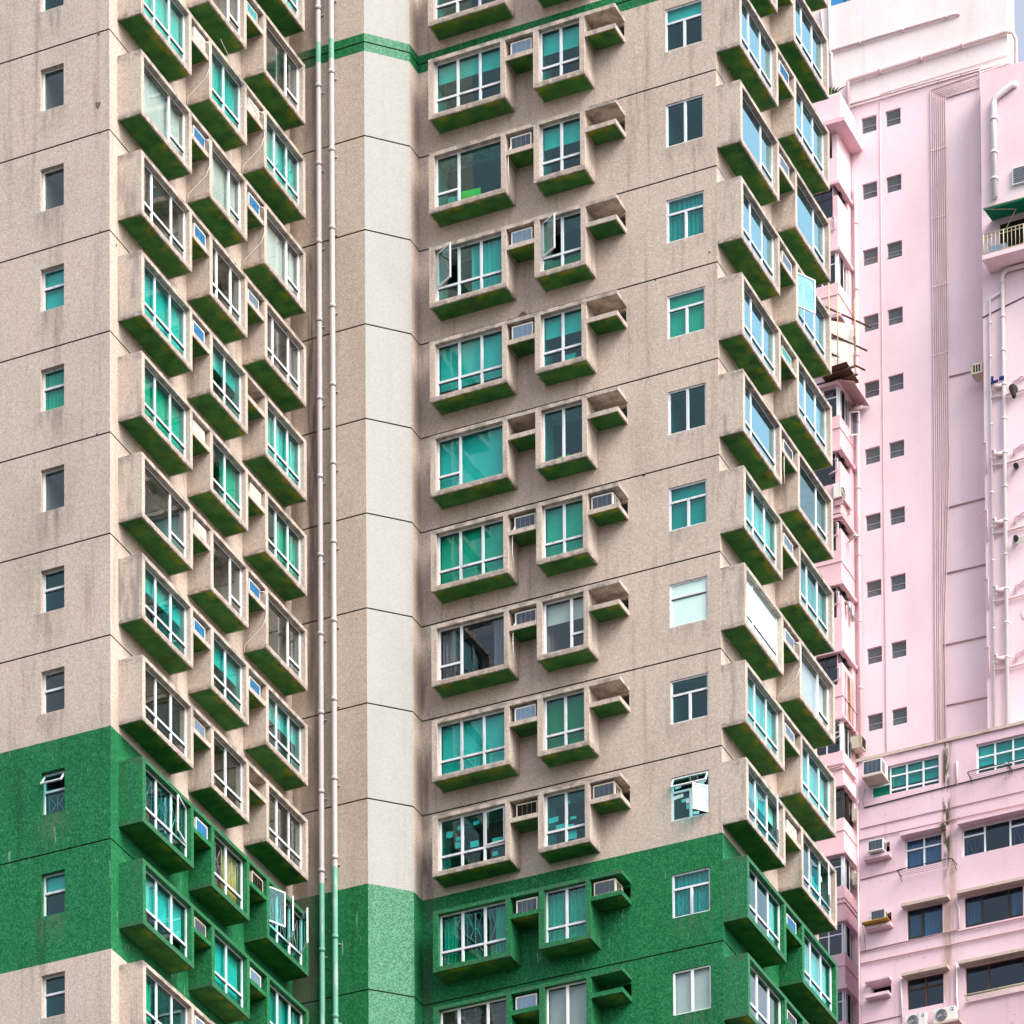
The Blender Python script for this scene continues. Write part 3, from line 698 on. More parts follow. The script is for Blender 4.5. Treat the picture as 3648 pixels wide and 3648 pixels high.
# ------------------------------------------------------------------ pink tower
YT, YW, YL = 60.0, 59.0, 53.0
pink = thing('pink_tower', (-17, YT, ZBOT), 0, 'pale pink high-rise with small louvre windows and conduits behind the beige tower', 'building')
def pw(*a, **k): return under(wall(a[0], None, *a[1:], **k), pink)
def pb(name, mat, *boxes):
    b = MB()
    for q in boxes: b.box(*q)
    return under(b.build(name, mat), pink)
LZ = [42.68 - 2.826 * k for k in range(10)]
holes = []
for k, z in enumerate(LZ):
    for x in (-17.40, -16.34):
        holes.append((x, x + .655, z - .68, z, .16))
pw('wall', 'pink', (0, YT, 0), (1, 0, 0), -17.88, -10.8, ZBOT, 43.24, holes, ())
for k, z in enumerate(LZ):
    for j, x in enumerate((-17.40, -16.34)):
        wn = link('louvre_window', None, None, (x, YT, z - .68)); under(wn, pink)
        def fr(b):
            b.box(0, .03, .10, .15, 0, .68); b.box(.625, .655, .10, .15, 0, .68); b.box(.03, .625, .10, .15, 0, .03); b.box(.03, .625, .10, .15, .65, .68); b.box(.03, .625, .10, .15, .30, .325)
        part('window_frame', wn, 'lvf', 'steel', fr)
        part('room_interior', wn, 'lvr', 'hole_dark', lambda b: b.box(-.02, .68, .165, .6, -.02, .7, skip='f'))
        rr = rng('lv', k, j)
        for i in range(3):      # upper louvre blades, tilted glass
            b = lambda b: b.box(0, .59, -.003, .003, 0, .115)
            o = part('louvre_blade', wn, 'lvb', 'wired', b, (.033, .115 - .0, .335 + i * .105)); o.rotation_euler.x = math.radians(14)
            part('blade_edge', wn, 'lve', 'white_alu', lambda b: b.box(0, .59, -.006, .006, -.006, .006), (.033, .108, .335 + i * .105)) if i else None
        o = part('lower_pane', wn, 'lvl', 'wired', lambda b: b.box(0, .59, -.004, .004, -.275, 0), (.033, .125, .30)); 
        an = {(2, 0): 16, (2, 1): 24, (0, 0): 5, (1, 0): 4}.get((k, j), rr.choice([0, 0, 2, 3])); o.rotation_euler.x = -math.radians(an)
# upper cream block with its white lit end, blue-glazed floor above
pb('upper_wall', 'pink_cream', (-24, -11.02, YT - .04, YT + .9, 43.25, 47.85))
pb('roof_glazing', 'blue_paint', (-24, -17.2, YT + .7, YT + .86, 47.86, 48.25))
b = MB()
for i in range(9): b.box(-24 + i * .8, -23.3 + i * .8, YT + 1.0, YT + 1.03, 48.0, 51)
under(b.build('roof_windows', 'grille_blue'), pink)['kind'] = 'stuff'
pb('roof_wall', 'blue_paint', (-24, -17.0, YT + 1.1, YT + 2, 47.0, 51))
# right wing in front of the main wall
pw('wall', 'pink', (0, YW, 0), (1, 0, 0), -11.88, 6, ZBOT, 42.42, (), ())
pb('roof', 'pink_cream', (-11.88, 6, YW + .001, YT - .05, 42.27, 42.42))
pb('return_wall', 'pink', (-11.88, -11.7, YW + .001, YT - .001, ZBOT, 42.26))
# back and left sides
pb('core', 'pink', (-24, 6, YT + .95, YT + 14, ZBOT, 43.2))
# column of enclosed balconies at the inner corner
BX, BY = -17.88, 58.35
HZ = [39.0 - 2.826 * k for k in range(-0, 15)]
def bal(name, mat, box): return pb(name, mat, box)
pb('balcony_core', 'pink_bay', (-24, BX - .75, BY + .75, YT + .9, ZBOT, 43.2))
for k, hz in enumerate(HZ):
    nz = HZ[k + 1] if k + 1 < len(HZ) else ZBOT
    slot = k in (0, 2, 4, 5, 6, 7)
    sill = hz - (.42 if slot else 1.28)
    # hood lip, then the solid band down to the next hood with the opening recessed above it
    pb('hood', 'pink_bay', (-24, BX + .12, BY - .13, YT - .001, hz, hz + .12))
    pb('balcony_wall', 'pink_bay', (BX - .20, BX, BY, YT - .002, nz + .121, sill))
    pb('balcony_front', 'pink_bay', (-24, BX - .201, BY, BY + .2, nz + .121, hz - 1.30))
    if k in (7, ):
        pass
    # right hand side window strip
    ww = YT - .55 - BY - .1
    wn = link('window', None, None, (BX - .05, BY + .02, sill), R90); under(wn, pink)
    hh = hz - sill - .002
    if slot:
        part('window_frame', wn, ('ps', round(hh, 2)), 'black_metal', lambda b: (b.box(0, 1.5, .06, .10, hh - .05, hh), b.box(.45, .49, .06, .10, 0, hh - .05), b.box(.95, .99, .06, .10, 0, hh - .05)))
        part('pane', wn, ('psp', round(hh, 2)), 'wired', lambda b: b.box(0, 1.15, .10, .106, 0, hh - .05))
        pb('balcony_return', 'pink_bay', (BX - .2, BX - .001, BY + 1.2, YT - .003, sill, hz - .001))
    else:
        fr = {1: 'white_alu', 3: 'white_alu', 8: 'alu', 9: 'black_metal', 10: 'alu'}.get(k, 'alu')
        def f3(b, hh=hh):
            for x in (0, .42, .80, 1.14): b.box(x, x + .06, .03, .10, 0, hh)
            b.box(.06, 1.14, .03, .10, 0, .05); b.box(.06, 1.14, .03, .10, hh - .05, hh)
        part('window_frame', wn, ('pf', round(hh, 2)), fr, f3)
        for x in (.06, .48, .86): part('pane', wn, ('pp', round(hh, 2)), 'glass_grey', lambda b: b.box(0, .30, .06, .066, .05, hh - .05), (x, 0, 0))
        pb('balcony_return', 'pink_bay', (BX - .2, BX - .001, BY + 1.24, YT - .003, sill, hz - .001))
    # front window
    w2 = link('window', None, None, (BX - 2.0, BY, hz - 1.30)); under(w2, pink)
    fr = {1: 'white_alu', 3: 'white_alu', 8: 'white_alu', 11: 'white_alu'}.get(k, 'black_metal' if slot or k == 9 else 'alu')
    xr = 1.78 if slot else 1.98
    def f4(b, xr=xr):
        for x in (0, .62, 1.24, xr - .05): b.box(x, x + .05, .08, .14, .002, 1.298)
        for z in (.002, .85, 1.25): b.box(.05, xr - .05, .085, .135, z, z + .045)
    part('window_frame', w2, ('pfr', xr), fr, f4)
    for i, x in enumerate((.05, .67, 1.29)):
        x1 = (.62, 1.24, xr - .05)[i]
        part('pane', w2, ('pfp', round(x1 - x, 2)), 'glass_grey', lambda b: b.box(0, x1 - x, .10, .106, .05, 1.25), (x, 0, 0))
    if slot: pb('balcony_pier', 'pink_bay', (BX - .22, BX - .201, BY + .001, BY + .2, hz - 1.299, hz - .001))
    part('room_interior', w2, ('prm',), 'hole_dark', lambda b: b.box(.0, 1.95, .45, .7, 0, 1.29, skip='f'))
    # moulded bands round the parapet
    if k in (1, 3, 5, 7, 8, 9, 10, 11):
        zb = nz + 1.0
        pb('band', 'pink_bay', (-24, BX + .035, BY - .035, YT - .004, zb, zb + .05))
        if k in (8, 10): pb('band', 'pink_bay', (-24, BX + .045, BY - .045, YT - .004, zb - .2, zb - .14))
# terrace on top of the balcony column
pb('terrace_slab', 'pink_bay', (-24, -17.33, 57.75, YT - .05, 41.25, 41.42))
pb('terrace_wall', 'pink', (BX - .22, BX, BY, YT - .05, 39.13, 41.249), (-24, BX - .221, BY, BY + .2, 39.13, 40.2))
pb('terrace_parapet', 'pink', (-24, -17.62, 58.05, 58.2, 41.421, 42.6), (-17.77, -17.62, 58.201, YT - .05, 41.421, 42.6))
b = MB(); b.tube([(-24, 58.12, 42.66), (-17.72, 58.12, 42.66), (-17.69, 58.2, 42.66), (-17.69, YT - .1, 42.66)], .07, 8); under(b.build('parapet_coping', 'pink_pipe'), pink)

def leafy(name, loc, n, r, mats, label, seed, spiky=False):
    rr = random.Random(seed); t = thing(name, loc, 0, label, 'plant')
    b = MB()
    b.tube([(0, 0, 0), (0, 0, .28)], [.10, .14], 10); b.build('pot', 'pot', t)
    b = MB()
    for i in range(n):
        a = rr.random() * 6.28; el = rr.uniform(.3, 1.3); L = r * rr.uniform(.6, 1.1)
        dv = Vector((math.cos(a) * math.cos(el), math.sin(a) * math.cos(el), math.sin(el)))
        p0 = Vector((0, 0, .26)) + (dv * L * rr.random() * .6 if not spiky else Vector((0, 0, 0)))
        sd_ = dv.cross(Vector((0, 0, 1))).normalized() * (.035 if spiky else .05)
        p1 = p0 + dv * L * .5; p2 = p0 + dv * L + Vector((0, 0, -.12 * L))
        b.cur = rr.randint(0, len(mats) - 1)
        b.q(p0, p1 - sd_, p2, p1 + sd_)
    b.build('foliage', mats, t)['kind'] = 'stuff'
leafy('potted_plant', (-17.95, 59.6, 42.2), 60, .6, ['leaf_pale', 'leaf'], 'spiky yellow green potted plant on the pink roof terrace', 3, True)
leafy('potted_plant', (-18.5, 59.2, 43.1), 26, .55, ['leaf'], 'dark leafy potted plant on the terrace beside the wall pipe', 4)
leafy('potted_plant', (-19.1, 58.6, 42.8), 26, .55, ['leaf'], 'dark leafy plant at terrace corner next to the beige tower', 5)

# pipes and conduits on the pink tower
def pipe(name, pts, r, mat, label, group=None, cat='pipe', n=8, clips=()):
    b = MB(); b.tube(pts, r, n); o = b.build(name, mat); tag(o, label, cat, group)
    for p, ax in clips:
        p = Vector(p); a = {'z': Vector((0, 0, .035)), 'x': Vector((.035, 0, 0))}[ax]
        c = MB(); c.tube([p - a, p + a], r * 1.35, n); c.build('clip', mat, o)
    return o
CX = [-14.35, -14.26, -14.17, -14.08, -13.99, -13.90, -13.81, -13.71]
CZ = [42.98, 42.90, 42.82, 42.75, 42.69, 42.63, 42.57, 42.51]
for i, (x, z) in enumerate(zip(CX, CZ)):
    r = .022 if i not in (0, 7) else .03
    top = [(x, YT - .05, z), (-10.9, YT - .05, z + (.06 if i else .12))] if i != 0 else [(x, YT - .05, 43.02), (-10.9, YT - .05, 43.2)]
    xb = x + (-.05 if i < 3 else -.28 if i > 4 else -.16)
    pipe('conduit', [(xb, YT - .05, 12), (xb, YT - .05, 20), (x, YT - .05, 27), (x, YT - .05, top[0][2] - .06), (x + .05, YT - .05, top[0][2])] + [top[1]], r, 'pink_pipe',
         f'{ORD[i + 1]} thin pink conduit from the left in the tall bundle on the pink wall', 'bundled conduits', 'conduit', 6,
         [((x, YT - .05, 40.4 - q * 2.9), 'z') for q in range(4)])
pipe('conduit', [(-16.57, YT - .03, 43.2), (-16.59, YT - .03, 12)], .018, 'pink_pipe', 'thin pink conduit running straight down between the two columns of louvre windows', None, 'conduit', 6)
pipe('drainpipe', [(-17.66, YT - .10, 39.75), (-17.66, YT - .10, 10)], .08, 'pink_pipe', 'pink drainpipe in the inner corner beside the louvre windows', None, 'pipe', 10, [((-17.66, YT - .10, 38.2 - 2.826 * q), 'z') for q in range(9)])
pipe('wall_pipe', [(-17.85, YT - .12, 43.33), (-12.18, YT - .12, 43.27), (-12.18, YT - .12, 38.0)], .035, 'pink_pipe', 'pink pipe running along the wall above louvre windows then straight down', None, 'pipe', 8, [((-17 + q, YT - .12, 43.32 - .01 * q), 'x') for q in range(5)])
pipe('wall_pipe', [(-17.92, YT - .16, 42.75), (-17.92, YT - .16, 44.28), (-17.84, YT - .16, 44.36), (-11.05, YT - .16, 44.45), (-10.78, YT - .1, 44.40), (-10.70, YT + .1, 44.2), (-10.70, YT + .1, 41.6)], .085, 'pink_pipe', 'thick pink pipe crossing the cream wall and elbowing down at both ends', None, 'pipe', 10, [((-16.5 + 1.8 * q, YT - .16, 44.38 + .02 * q), 'x') for q in range(3)])
pipe('wall_pipe', [(-18.71, YT - .12, 45.85), (-13.43, YT - .12, 45.87), (-13.12, YT - .12, 45.86), (-13.05, YT - .04, 45.84)], .055, 'pink_pipe', 'pink pipe ending in mid wall high on the cream wall', None, 'pipe', 8, [((-17.4 + 1.9 * q, YT - .12, 45.86), 'x') for q in range(3)])
pipe('wall_pipe', [(-16.55, YT - .07, 43.43), (-11.02, YT - .07, 43.52)], .012, 'pink_dark_pipe', 'very thin dark pink cable across the foot of the cream wall', None, 'cable', 5)
pipe('drainpipe', [(-18.72, YT - .12, 48.2), (-18.72, YT - .12, 45.86), (-18.65, YT - .12, 45.72), (-18.65, YT - .12, 44.2)], .06, 'white_pipe', 'pale drainpipe down the cream wall beside the beige tower', None, 'pipe', 8)
pipe('drainpipe', [(-19.1, YT - .1, 47.8), (-19.02, YT - .1, 46.9), (-19.02, YT - .1, 44.5)], .04, 'white_pipe', 'thin pale pipe at the far left of the cream wall', None, 'pipe', 8)
for i, (xa, za, xb, zb) in enumerate([(-13.72, 30.66, -12.31, 30.63), (-13.86, 25.17, -12.26, 25.17), (-13.97, 22.42, -12.26, 22.38), (-14.1, 19.42, -12.26, 19.36), (-14.07, 16.87, -12.29, 16.80)]):
    pipe('wall_pipe', [(xa, YT - .04, za), (xb + .8, YT - .04, zb)], .028, 'pink_dark_pipe', f'{ORD[i + 1]} short horizontal pink pipe from the top, right of the conduit bundle', 'short branch pipes', 'pipe', 6)
# right wing pipework
pipe('drainpipe', [(-11.28, YW - .12, 36.95), (-11.28, YW - .12, 40.94), (-11.2, YW - .12, 41.14), (-10.48, YW - .12, 41.47), (-10.34, YW - .02, 41.51)], .125, 'white_pipe', 'fat pale pipe elbowing up to the right above the green awning', None, 'pipe', 12, [((-11.28, YW - .12, q), 'z') for q in (37.72, 38.83, 40.24)])
pipe('drainpipe', [(-10.98, YW - .13, 9.64), (-10.98, YW - .13, 33.57), (-10.89, YW - .13, 33.72), (-10.75, YW - .13, 33.78), (-8.38, YW - .13, 33.8)], .085, 'white_pipe', 'thick pale drainpipe down the pink wing, turning in below the balcony', None, 'pipe', 10, [((-10.98, YW - .13, 33.29 - 1.42 * q), 'z') for q in range(12)])
pipe('drainpipe', [(-11.54, YW - .09, 9.64), (-11.54, YW - .09, 32.79), (-11.02, YW - .09, 32.94)], .05, 'white_pipe', 'thinner pale drainpipe left of the thick one on the pink wing', None, 'pipe', 8, [((-11.54, YW - .09, 31.78 - 1.42 * q), 'z') for q in range(11)])
for i in range(5):
    z = 28.6 - 2.84 * i
    pipe('branch_pipe', [(-11.53, YW - .10, z + .0), (-10.89, YW - .10, z), (-7.37, YW - .10, z + .12)], .045, 'pink_pipe', f'{ORD[i + 1]} horizontal branch pipe from the top across the pink wing', 'branch pipes on the pink wing', 'pipe', 8)
    pipe('waste_trap', [(-11.52, YW - .1, z + .62), (-11.4, YW - .14, z + .62), (-11.4, YW - .16, z + .45), (-11.3, YW - .16, z + .40), (-11.02, YW - .14, z + .42)], [.05, .05, .06, .10, .085], 'pink_pipe', f'{ORD[i + 1]} bent waste pipe from the top between the two wing drainpipes', 'waste pipes on the pink wing', 'pipe', 8)
    pipe('waste_trap', [(-10.59, YW - .08, z + .22), (-10.59, YW - .1, z + .45), (-10.39, YW - .12, z + .5), (-10.24, YW - .12, z + .62), (-10.09, YW - .05, z + .55)], .05, 'pink_pipe', f'{ORD[i + 1]} small bent waste pipe from the top right of the thick drainpipe', 'small waste pipes on the pink wing', 'pipe', 8)
    if i: pipe('standpipe', [(-11.76, YW - .06, z - .2), (-11.76, YW - .06, z + 1.1), (-11.94, YW - .06, z + 1.05)], .03, 'pink_pipe', f'{ORD[i]} short upright pipe from the top at the pink wing edge', 'upright pipes on the wing edge', 'pipe', 6)
pipe('cable', [(-11.9, YW - .03, 32.13), (-11.0, YW - .03, 32.34), (-9.38, YW - .03, 32.69)], .02, 'black_metal', 'black cable rising across the pink wing', None, 'cable', 5)
pipe('vent_duct', [(-10.52, YW - .15, 28.68), (-10.52, YW - .4, 28.62), (-10.45, YW - .45, 28.26), (-10.44, YW - .5, 28.16)], [.15, .16, .09, .07], 'vent_black', 'black mushroom shaped vent on the pink wing', None, 'vent', 12)
pipe('vent_duct', [(-10.52, YW, 25.56), (-10.39, YW - .55, 25.29)], .10, 'vent_black', 'dark stub of exhaust duct on the pink wing, lower of two', None, 'vent', 12)
pipe('vent_duct', [(-10.52, YW, 22.47), (-10.44, YW - .5, 22.32)], .10, 'vent_black', 'dark exhaust duct poking through a white board on the pink wing', None, 'vent', 12)
b = MB(); b.box(-10.64, -9.99, YW - .3, YW - .27, 22.17, 22.42); tag(b.build('board', 'net'), 'small white board round the lowest exhaust duct', 'board')
b = MB(); b.box(-.3, .0, -.02, .02, -.1, 0); b.box(.05, .25, -.02, .02, -.05, .1); b.box(-.3, -.2, -.02, .02, 0, .2); o = b.build('garment', 'cloth_blue'); o.location = (-11.18, YW - .25, 29.22); tag(o, 'dark blue garment caught between the two wing drainpipes', 'garment')
b = MB(); b.tube([(0, 0, 0), (0, -.12, 0)], .16, 8); o = b.build('patch', 'white_pipe'); o.location = (-10.14, YW, 19.4); o.scale = (1.6, .25, 1.9); tag(o, 'white plaster patch on the pink wing near the frame edge', 'patch')
pipe('wall_pipe', [(-12.0, YT - .06, 29.9 + 1.0), (-12.0, YT - .06, 32.75), (-11.3, YT - .06, 32.95)], .03, 'pink_pipe', 'thin pink pipe looping beside the edge of the pink wing', None, 'pipe', 6)
# awning and balcony
t = thing('awning', (-11.82, YW, 36.87), 0, 'green fabric awning with folding arms over the pink wing balcony', 'awning')
b = MB(); b.q((0, -1.1, 0), (4, -1.1, 0), (4, 0, .14), (0, 0, .14)); b.q((0, 0, .13), (4, 0, .13), (4, -1.1, -.01), (0, -1.1, -.01)); b.q((0, -1.1, 0), (0, 0, .14), (0, 0, .13), (0, -1.1, -.01)); b.build('canopy', 'awning_green', t)
b = MB()
for i in range(26):
    x = i * .155; b.q((x, -1.102, 0), (x + .155, -1.102, 0), (x + .125, -1.105, -.10), (x + .0775, -1.107, -.12), (x + .03, -1.105, -.10))
b.build('valance', 'awning_green', t)
b = MB(); b.tube([(.12, -1.05, -.03), (1.25, -.65, -.10), (.5, -.02, -.55)], .025, 6); b.build('arm', 'rail', t)
b = MB(); b.tube([(2.6, -1.05, -.03), (3.5, -.65, -.10), (2.9, -.02, -.55)], .025, 6); b.build('arm', 'rail', t)
b = MB(); b.tube([(0, -1.1, -.01), (4, -1.1, -.01)], .03, 6); b.build('front_rail', 'rail', t)
t.location = (-11.45, YW, 35.97)
t = thing('balcony_railing', (-11.5, YW - .95, 34.1), 0, 'rusty cream metal balcony railing under the green awning', 'railing')
b = MB(); b.tube([(0, 0, .86), (4, 0, .86)], .022, 6); b.build('top_rail', 'rail', t)
b = MB(); b.tube([(0, 0, .05), (4, 0, .05)], .02, 6); b.build('bottom_rail', 'rail', t)
b = MB(); b.tube([(0, 0, .72), (4, 0, .72)], .015, 6); b.build('middle_rail', 'rail', t)
b = MB(); b.tube([(0, 0, .05), (0, .95, .05)], .02, 6); b.tube([(0, 0, .86), (0, .95, .86)], .02, 6); b.build('side_rail', 'rail', t)
for i in range(24): part('baluster', t, ('balu', i % 5 == 0), 'rail', lambda b: b.tube([(0, 0, .0), (0, 0, .86)], .022 if i % 5 == 0 else .012, 6), (i * .17, 0, 0))
pb('balcony_slab', 'pink', (-11.55, 0, YW - 1.0, YW - .001, 33.9, 34.09))
pb('balcony_door', 'hole_dark', (-11.1, -7, YW - .02, YW - .001, 34.1, 35.81))
b = MB(); b.box(0, .7, -.3, 0, 0, .5); o = b.build('storage_box', 'grille_pale'); o.location = (-11.35, YW - .35, 34.09); tag(o, 'pale grey box standing on the balcony behind the railing', 'box')
t = thing('louvre_vent', (-10.53, YW, 37.27), 0, 'grey louvred vent box above the green awning', 'vent')
b = MB(); b.box(0, .9, -.12, 0, 0, .72); b.build('casing', 'white_pipe', t)
for i in range(9): part('louvre', t, 'lvt', 'grille_dark', lambda b: b.box(.06, .84, -.14, -.121, 0, .035), (0, 0, .06 + i * .07))
ac_unit((-11.95, 59.7, 29.95), -R90, 'Od', 'grey air conditioner jutting past the edge of the pink wing', 'air conditioners on the pink buildings', .6, .42, .5)

# things on the balcony column
t = thing('bamboo_scaffold', (-17.6, 58, 30.7), 0, 'bamboo scaffold with dark battens and white netting on the pink corner', 'scaffold')
for i, (p, q, r, mt) in enumerate([((-.45, -.35, .2), (-.45, -.35, 4.3), .035, 'bamboo'), ((.35, .55, 1.2), (.35, .55, 3.4), .03, 'bamboo'), ((-.1, -.3, .2), (-.1, -.3, 3.2), .025, 'bamboo'),
        ((-.9, -.5, 2.95), (.75, 1.4, 2.55), .04, 'dark_wood'), ((-.9, -.5, 1.9), (.6, 1.3, 1.55), .04, 'dark_wood'), ((-.9, -.5, 1.1), (.5, 1.3, .75), .04, 'dark_wood'), ((-.9, -.4, .55), (.3, 1.0, .2), .04, 'dark_wood'), ((-.8, -.45, 1.3), (-.2, -.42, 1.35), .03, 'dark_wood'),
        ((-1.3, -.2, .05), (.55, -.1, .12), .05, 'dark_wood'), ((-1.3, .3, .02), (.5, .4, .08), .05, 'dark_wood')]):
    b = MB(); b.tube([p, q], r, 7); b.build('pole', mt, t)
b = MB()
for i in range(6):
    for j in range(8):
        f = lambda a, c: (-.75 + .02 * math.sin(c * 2.1 + a) + a * .16, -.15 + a * .15 + .05 * math.sin(c * 1.7), .3 + c * .27)
        b.q(f(i, j), f(i + 1, j), f(i + 1, j + 1), f(i, j + 1), smooth=True)
b.build('netting', 'net', t)
o = MB(); o.q((-.9, -.5, .1), (.35, -.5, .16), (.35, 1.0, .10), (-.9, 1.0, .06)); o = o.build('platform', 'dark_wood', t)
t = thing('canopy_sheet', (-17.9, 58.2, 30.55), 0, 'brown sheet metal canopy sloping over the corner window of the pink tower', 'canopy')
b = MB(); k = 0; b.box(0, .75, -.15, 1.75, 0, .02); b.xform(0, lambda v: Vector((v.x, v.y, v.z - .35 * v.x))); b.build('sheet', 'pink_dark_pipe', t)
b = MB(); b.tube([(.2, 1.5, -.5), (.55, 1.5, -.2)], .02, 6); b.build('strut', 'steel', t)
pipe('vent_duct', [(-17.9, 59.6, 30.12), (-17.35, 59.55, 30.10)], .075, 'pink_pipe', 'pink pipe end poking out under the sheet metal canopy', None, 'pipe', 10)
t = thing('window_leaf', (-17.86, 59.45, 28.95), math.radians(15), 'opened glass window leaf at the pink tower corner under the canopy', 'window')
b = MB(); b.box(0, .42, -.015, .015, 0, .04); b.box(0, .42, -.015, .015, .96, 1); b.box(0, .04, -.015, .015, .04, .96); b.box(.38, .42, -.015, .015, .04, .96); b.build('frame', 'white_alu', t)
b = MB(); b.box(.04, .38, -.003, .003, .04, .96); b.build('pane', 'glass_grey', t)
def condenser(loc, rz, label, W=.82, H=.58, D=.3, logo=True):
    t = thing('condenser_unit', loc, rz, label, 'air conditioner', 'outdoor condenser units')
    b = MB(); b.box(0, W, -D, 0, 0, H); b.build('casing', 'ac_white', t)
    cx, cz, r = W * .38, H * .48, H * .42
    b = MB(); b.tube([(cx, -D - .002, cz), (cx, -D - .012, cz)], r, 24); b.build('fan_recess', 'grille_dark', t)
    b = MB()
    for q in (.95, .75, .55, .35):
        b.tube([(cx + r * q * math.cos(a * .2618), -D - .02, cz + r * q * math.sin(a * .2618)) for a in range(25)], .009, 5)
    for a in range(8): b.tube([(cx + r * .2 * math.cos(a * .785), -D - .022, cz + r * .2 * math.sin(a * .785)), (cx + r * math.cos(a * .785 + .5), -D - .022, cz + r * math.sin(a * .785 + .5))], .006, 5)
    b.tube([(cx, -D - .015, cz), (cx, -D - .03, cz)], r * .2, 12); b.build('fan_guard', 'steel', t)
    if logo:
        b = MB(); b.box(W * .80, W * .93, -D - .004, -D - .001, H * .66, H * .88); s_ = b.build('maker_plate', 'logo_blue', t)
        b = MB(); b.box(W * .825, W * .86, -D - .007, -D - .0045, H * .70, H * .84); b.box(W * .86, W * .905, -D - .007, -D - .0045, H * .78, H * .84); b.build('maker_mark', 'white_alu', s_)
    b = MB(); b.box(W, W + .03, -D + .05, -.05, H * .1, H * .5); b.build('valve_cover', 'ac_white', t)
    return t
condenser((-18.15, 58.25, 25.75), R90, 'outdoor condenser unit on brown brackets at the pink corner beside the tower', logo=False)
b = MB(); b.box(-18.15, -17.75, 58.2, 59.3, 25.66, 25.72); b.box(-18.1, -17.75, 58.25, 58.3, 25.4, 25.66); b.box(-18.1, -17.75, 59.1, 59.15, 25.4, 25.66); tag(b.build('bracket_shelf', 'pink_dark_pipe'), 'rusty bracket shelf below the condenser unit at the pink corner', 'shelf')
ac_unit((-17.86, 59.30, 15.62), R90, 'Oo', 'grimy air conditioner on the corner wall just above the annex roof', 'air conditioners on the pink buildings', .5, .5, .45)
ac_unit((-17.86, 59.25, 9.85), R90, 'Od', 'grimy air conditioner in the pink recess, second below annex roof', 'air conditioners on the pink buildings', .5, .5, .45)
ac_unit((-17.86, 59.25, 12.55), R90, 'Od', 'slatted grey air conditioner in the pink recess, first below annex roof', 'air conditioners on the pink buildings', .5, .5, .45)
pipe('lamp_arm', [(-17.86, 59.2, 24.3), (-17.55, 59.05, 24.35)], .03, 'steel', 'small arm of a wall lamp under a pink hood', None, 'lamp', 6)
t = thing('wall_lamp', (-17.5, 58.95, 24.32), .3, 'small silver floodlight hanging below a pink hood', 'lamp')
b = MB(); b.tube([(-.18, 0, 0), (0, 0, .02), (.2, 0, 0)], [.05, .11, .03], 10); b.build('lamp_head', 'steel', t)
pipe('flexible_duct', [(-17.86, 58.75, 21.5), (-17.7, 58.75, 21.45), (-17.68, 58.75, 21.05)], .09, 'steel', 'silver flexible duct bending out of pink balcony, nearer one', 'flexible ducts', 'duct', 10)
pipe('flexible_duct', [(-17.86, 59.15, 21.4), (-17.72, 59.15, 21.35), (-17.7, 59.15, 20.9)], .10, 'steel', 'silver flexible duct bending out of pink balcony, farther one', 'flexible ducts', 'duct', 10)
for i, z in enumerate([37.15, 32.1, 26.9, 24.2, 21.3, 18.1, 15.7]):
    pipe('waste_trap', [(-18.1, BY - .07, z + .45), (-17.98, BY - .07, z + .45), (-17.98, BY - .07, z), (-18.35, BY - .07, z - .1)], .035, 'pink_pipe', f'{ORD[i + 1]} small bent pipe from the top on the pink balcony fronts', 'balcony waste pipes', 'pipe', 6)
for i, z in enumerate([32.75, 29.0 - 1.3, 25.15 - .1, 24.75, 22.1]):
    pipe('hand_pipe', [(-18.6, BY - .06, z), (BX - .05, BY - .06, z + .02), (BX + .06, BY + .05, z + .02), (BX + .06, YT - .3, z + .02)], .022, ['pink_dark_pipe', 'pink_dark_pipe', 'black_metal', 'pink_dark_pipe', 'pink_dark_pipe'][i], f'{ORD[i + 1]} thin pipe from the top wrapping the pink balcony corner', 'wrapping pipes', 'pipe', 6)
for i in range(3):
    pipe('hand_pipe', [(-19.3, BY - .06, 14.55 + i * .09), (-18.5, BY - .06, 14.3 + i * .09), (BX - .05, BY - .06, 14.35 + i * .09), (BX + .06, BY + .05, 14.35 + i * .09), (BX + .06, YT - .5, 14.3 + i * .09)], .022, 'pink_dark_pipe', f'{["lowest", "middle", "upper"][i]} of three pipes wrapping the pink corner above the annex roof', 'pipe trio', 'pipe', 6)

# ------------------------------------------------------------------ pink annex in front
annex = thing('pink_annex', (-10, YL, ZBOT), 0, 'weathered pink lower block with hooded windows, racks and air conditioners', 'building')
def aw_(*a, **k): return under(wall(a[0], None, *a[1:], **k), annex)
def ab(name, mat, *boxes):
    b = MB()
    for q in boxes: b.box(*q)
    return under(b.build(name, mat), annex)
AWN = [  # x0, x1, z0, z1, kind
    (-14.77, -11.91, 9.88, 11.03, 'first'), (-10.36, -7.0, 9.90, 11.08, 'firstR'),
    (-13.36, -11.83, 6.68, 7.90, 'w2'), (-10.99, -7.5, 6.70, 7.84, 'w2R'),
    (-13.30, -11.82, 3.82, 5.04, 'w3'), (-10.92, -8.51, 3.82, 5.05, 'w3R'),
    (-13.33, -11.82, 1.00, 2.25, 'w4'), (-10.91, -7.5, 1.06, 2.24, 'w4R')]
ACH = [(-14.84, -13.99, 7.42, 7.95), (-14.84, -13.95, 4.60, 5.10), (-14.84, -13.99, 1.84, 2.30)]
holes = [(a, b_, c, d_, .2) for a, b_, c, d_, _ in AWN] + [(a, b_, c, d_, .35) for a, b_, c, d_ in ACH]
aw_('wall', 'pink_annex', (0, YL, 0), (1, 0, 0), -15.26, 8, ZBOT, 11.44, holes, ())
ab('parapet_coping', 'coping', (-15.36, 8, YL - .08, YL + .4, 11.441, 11.56))
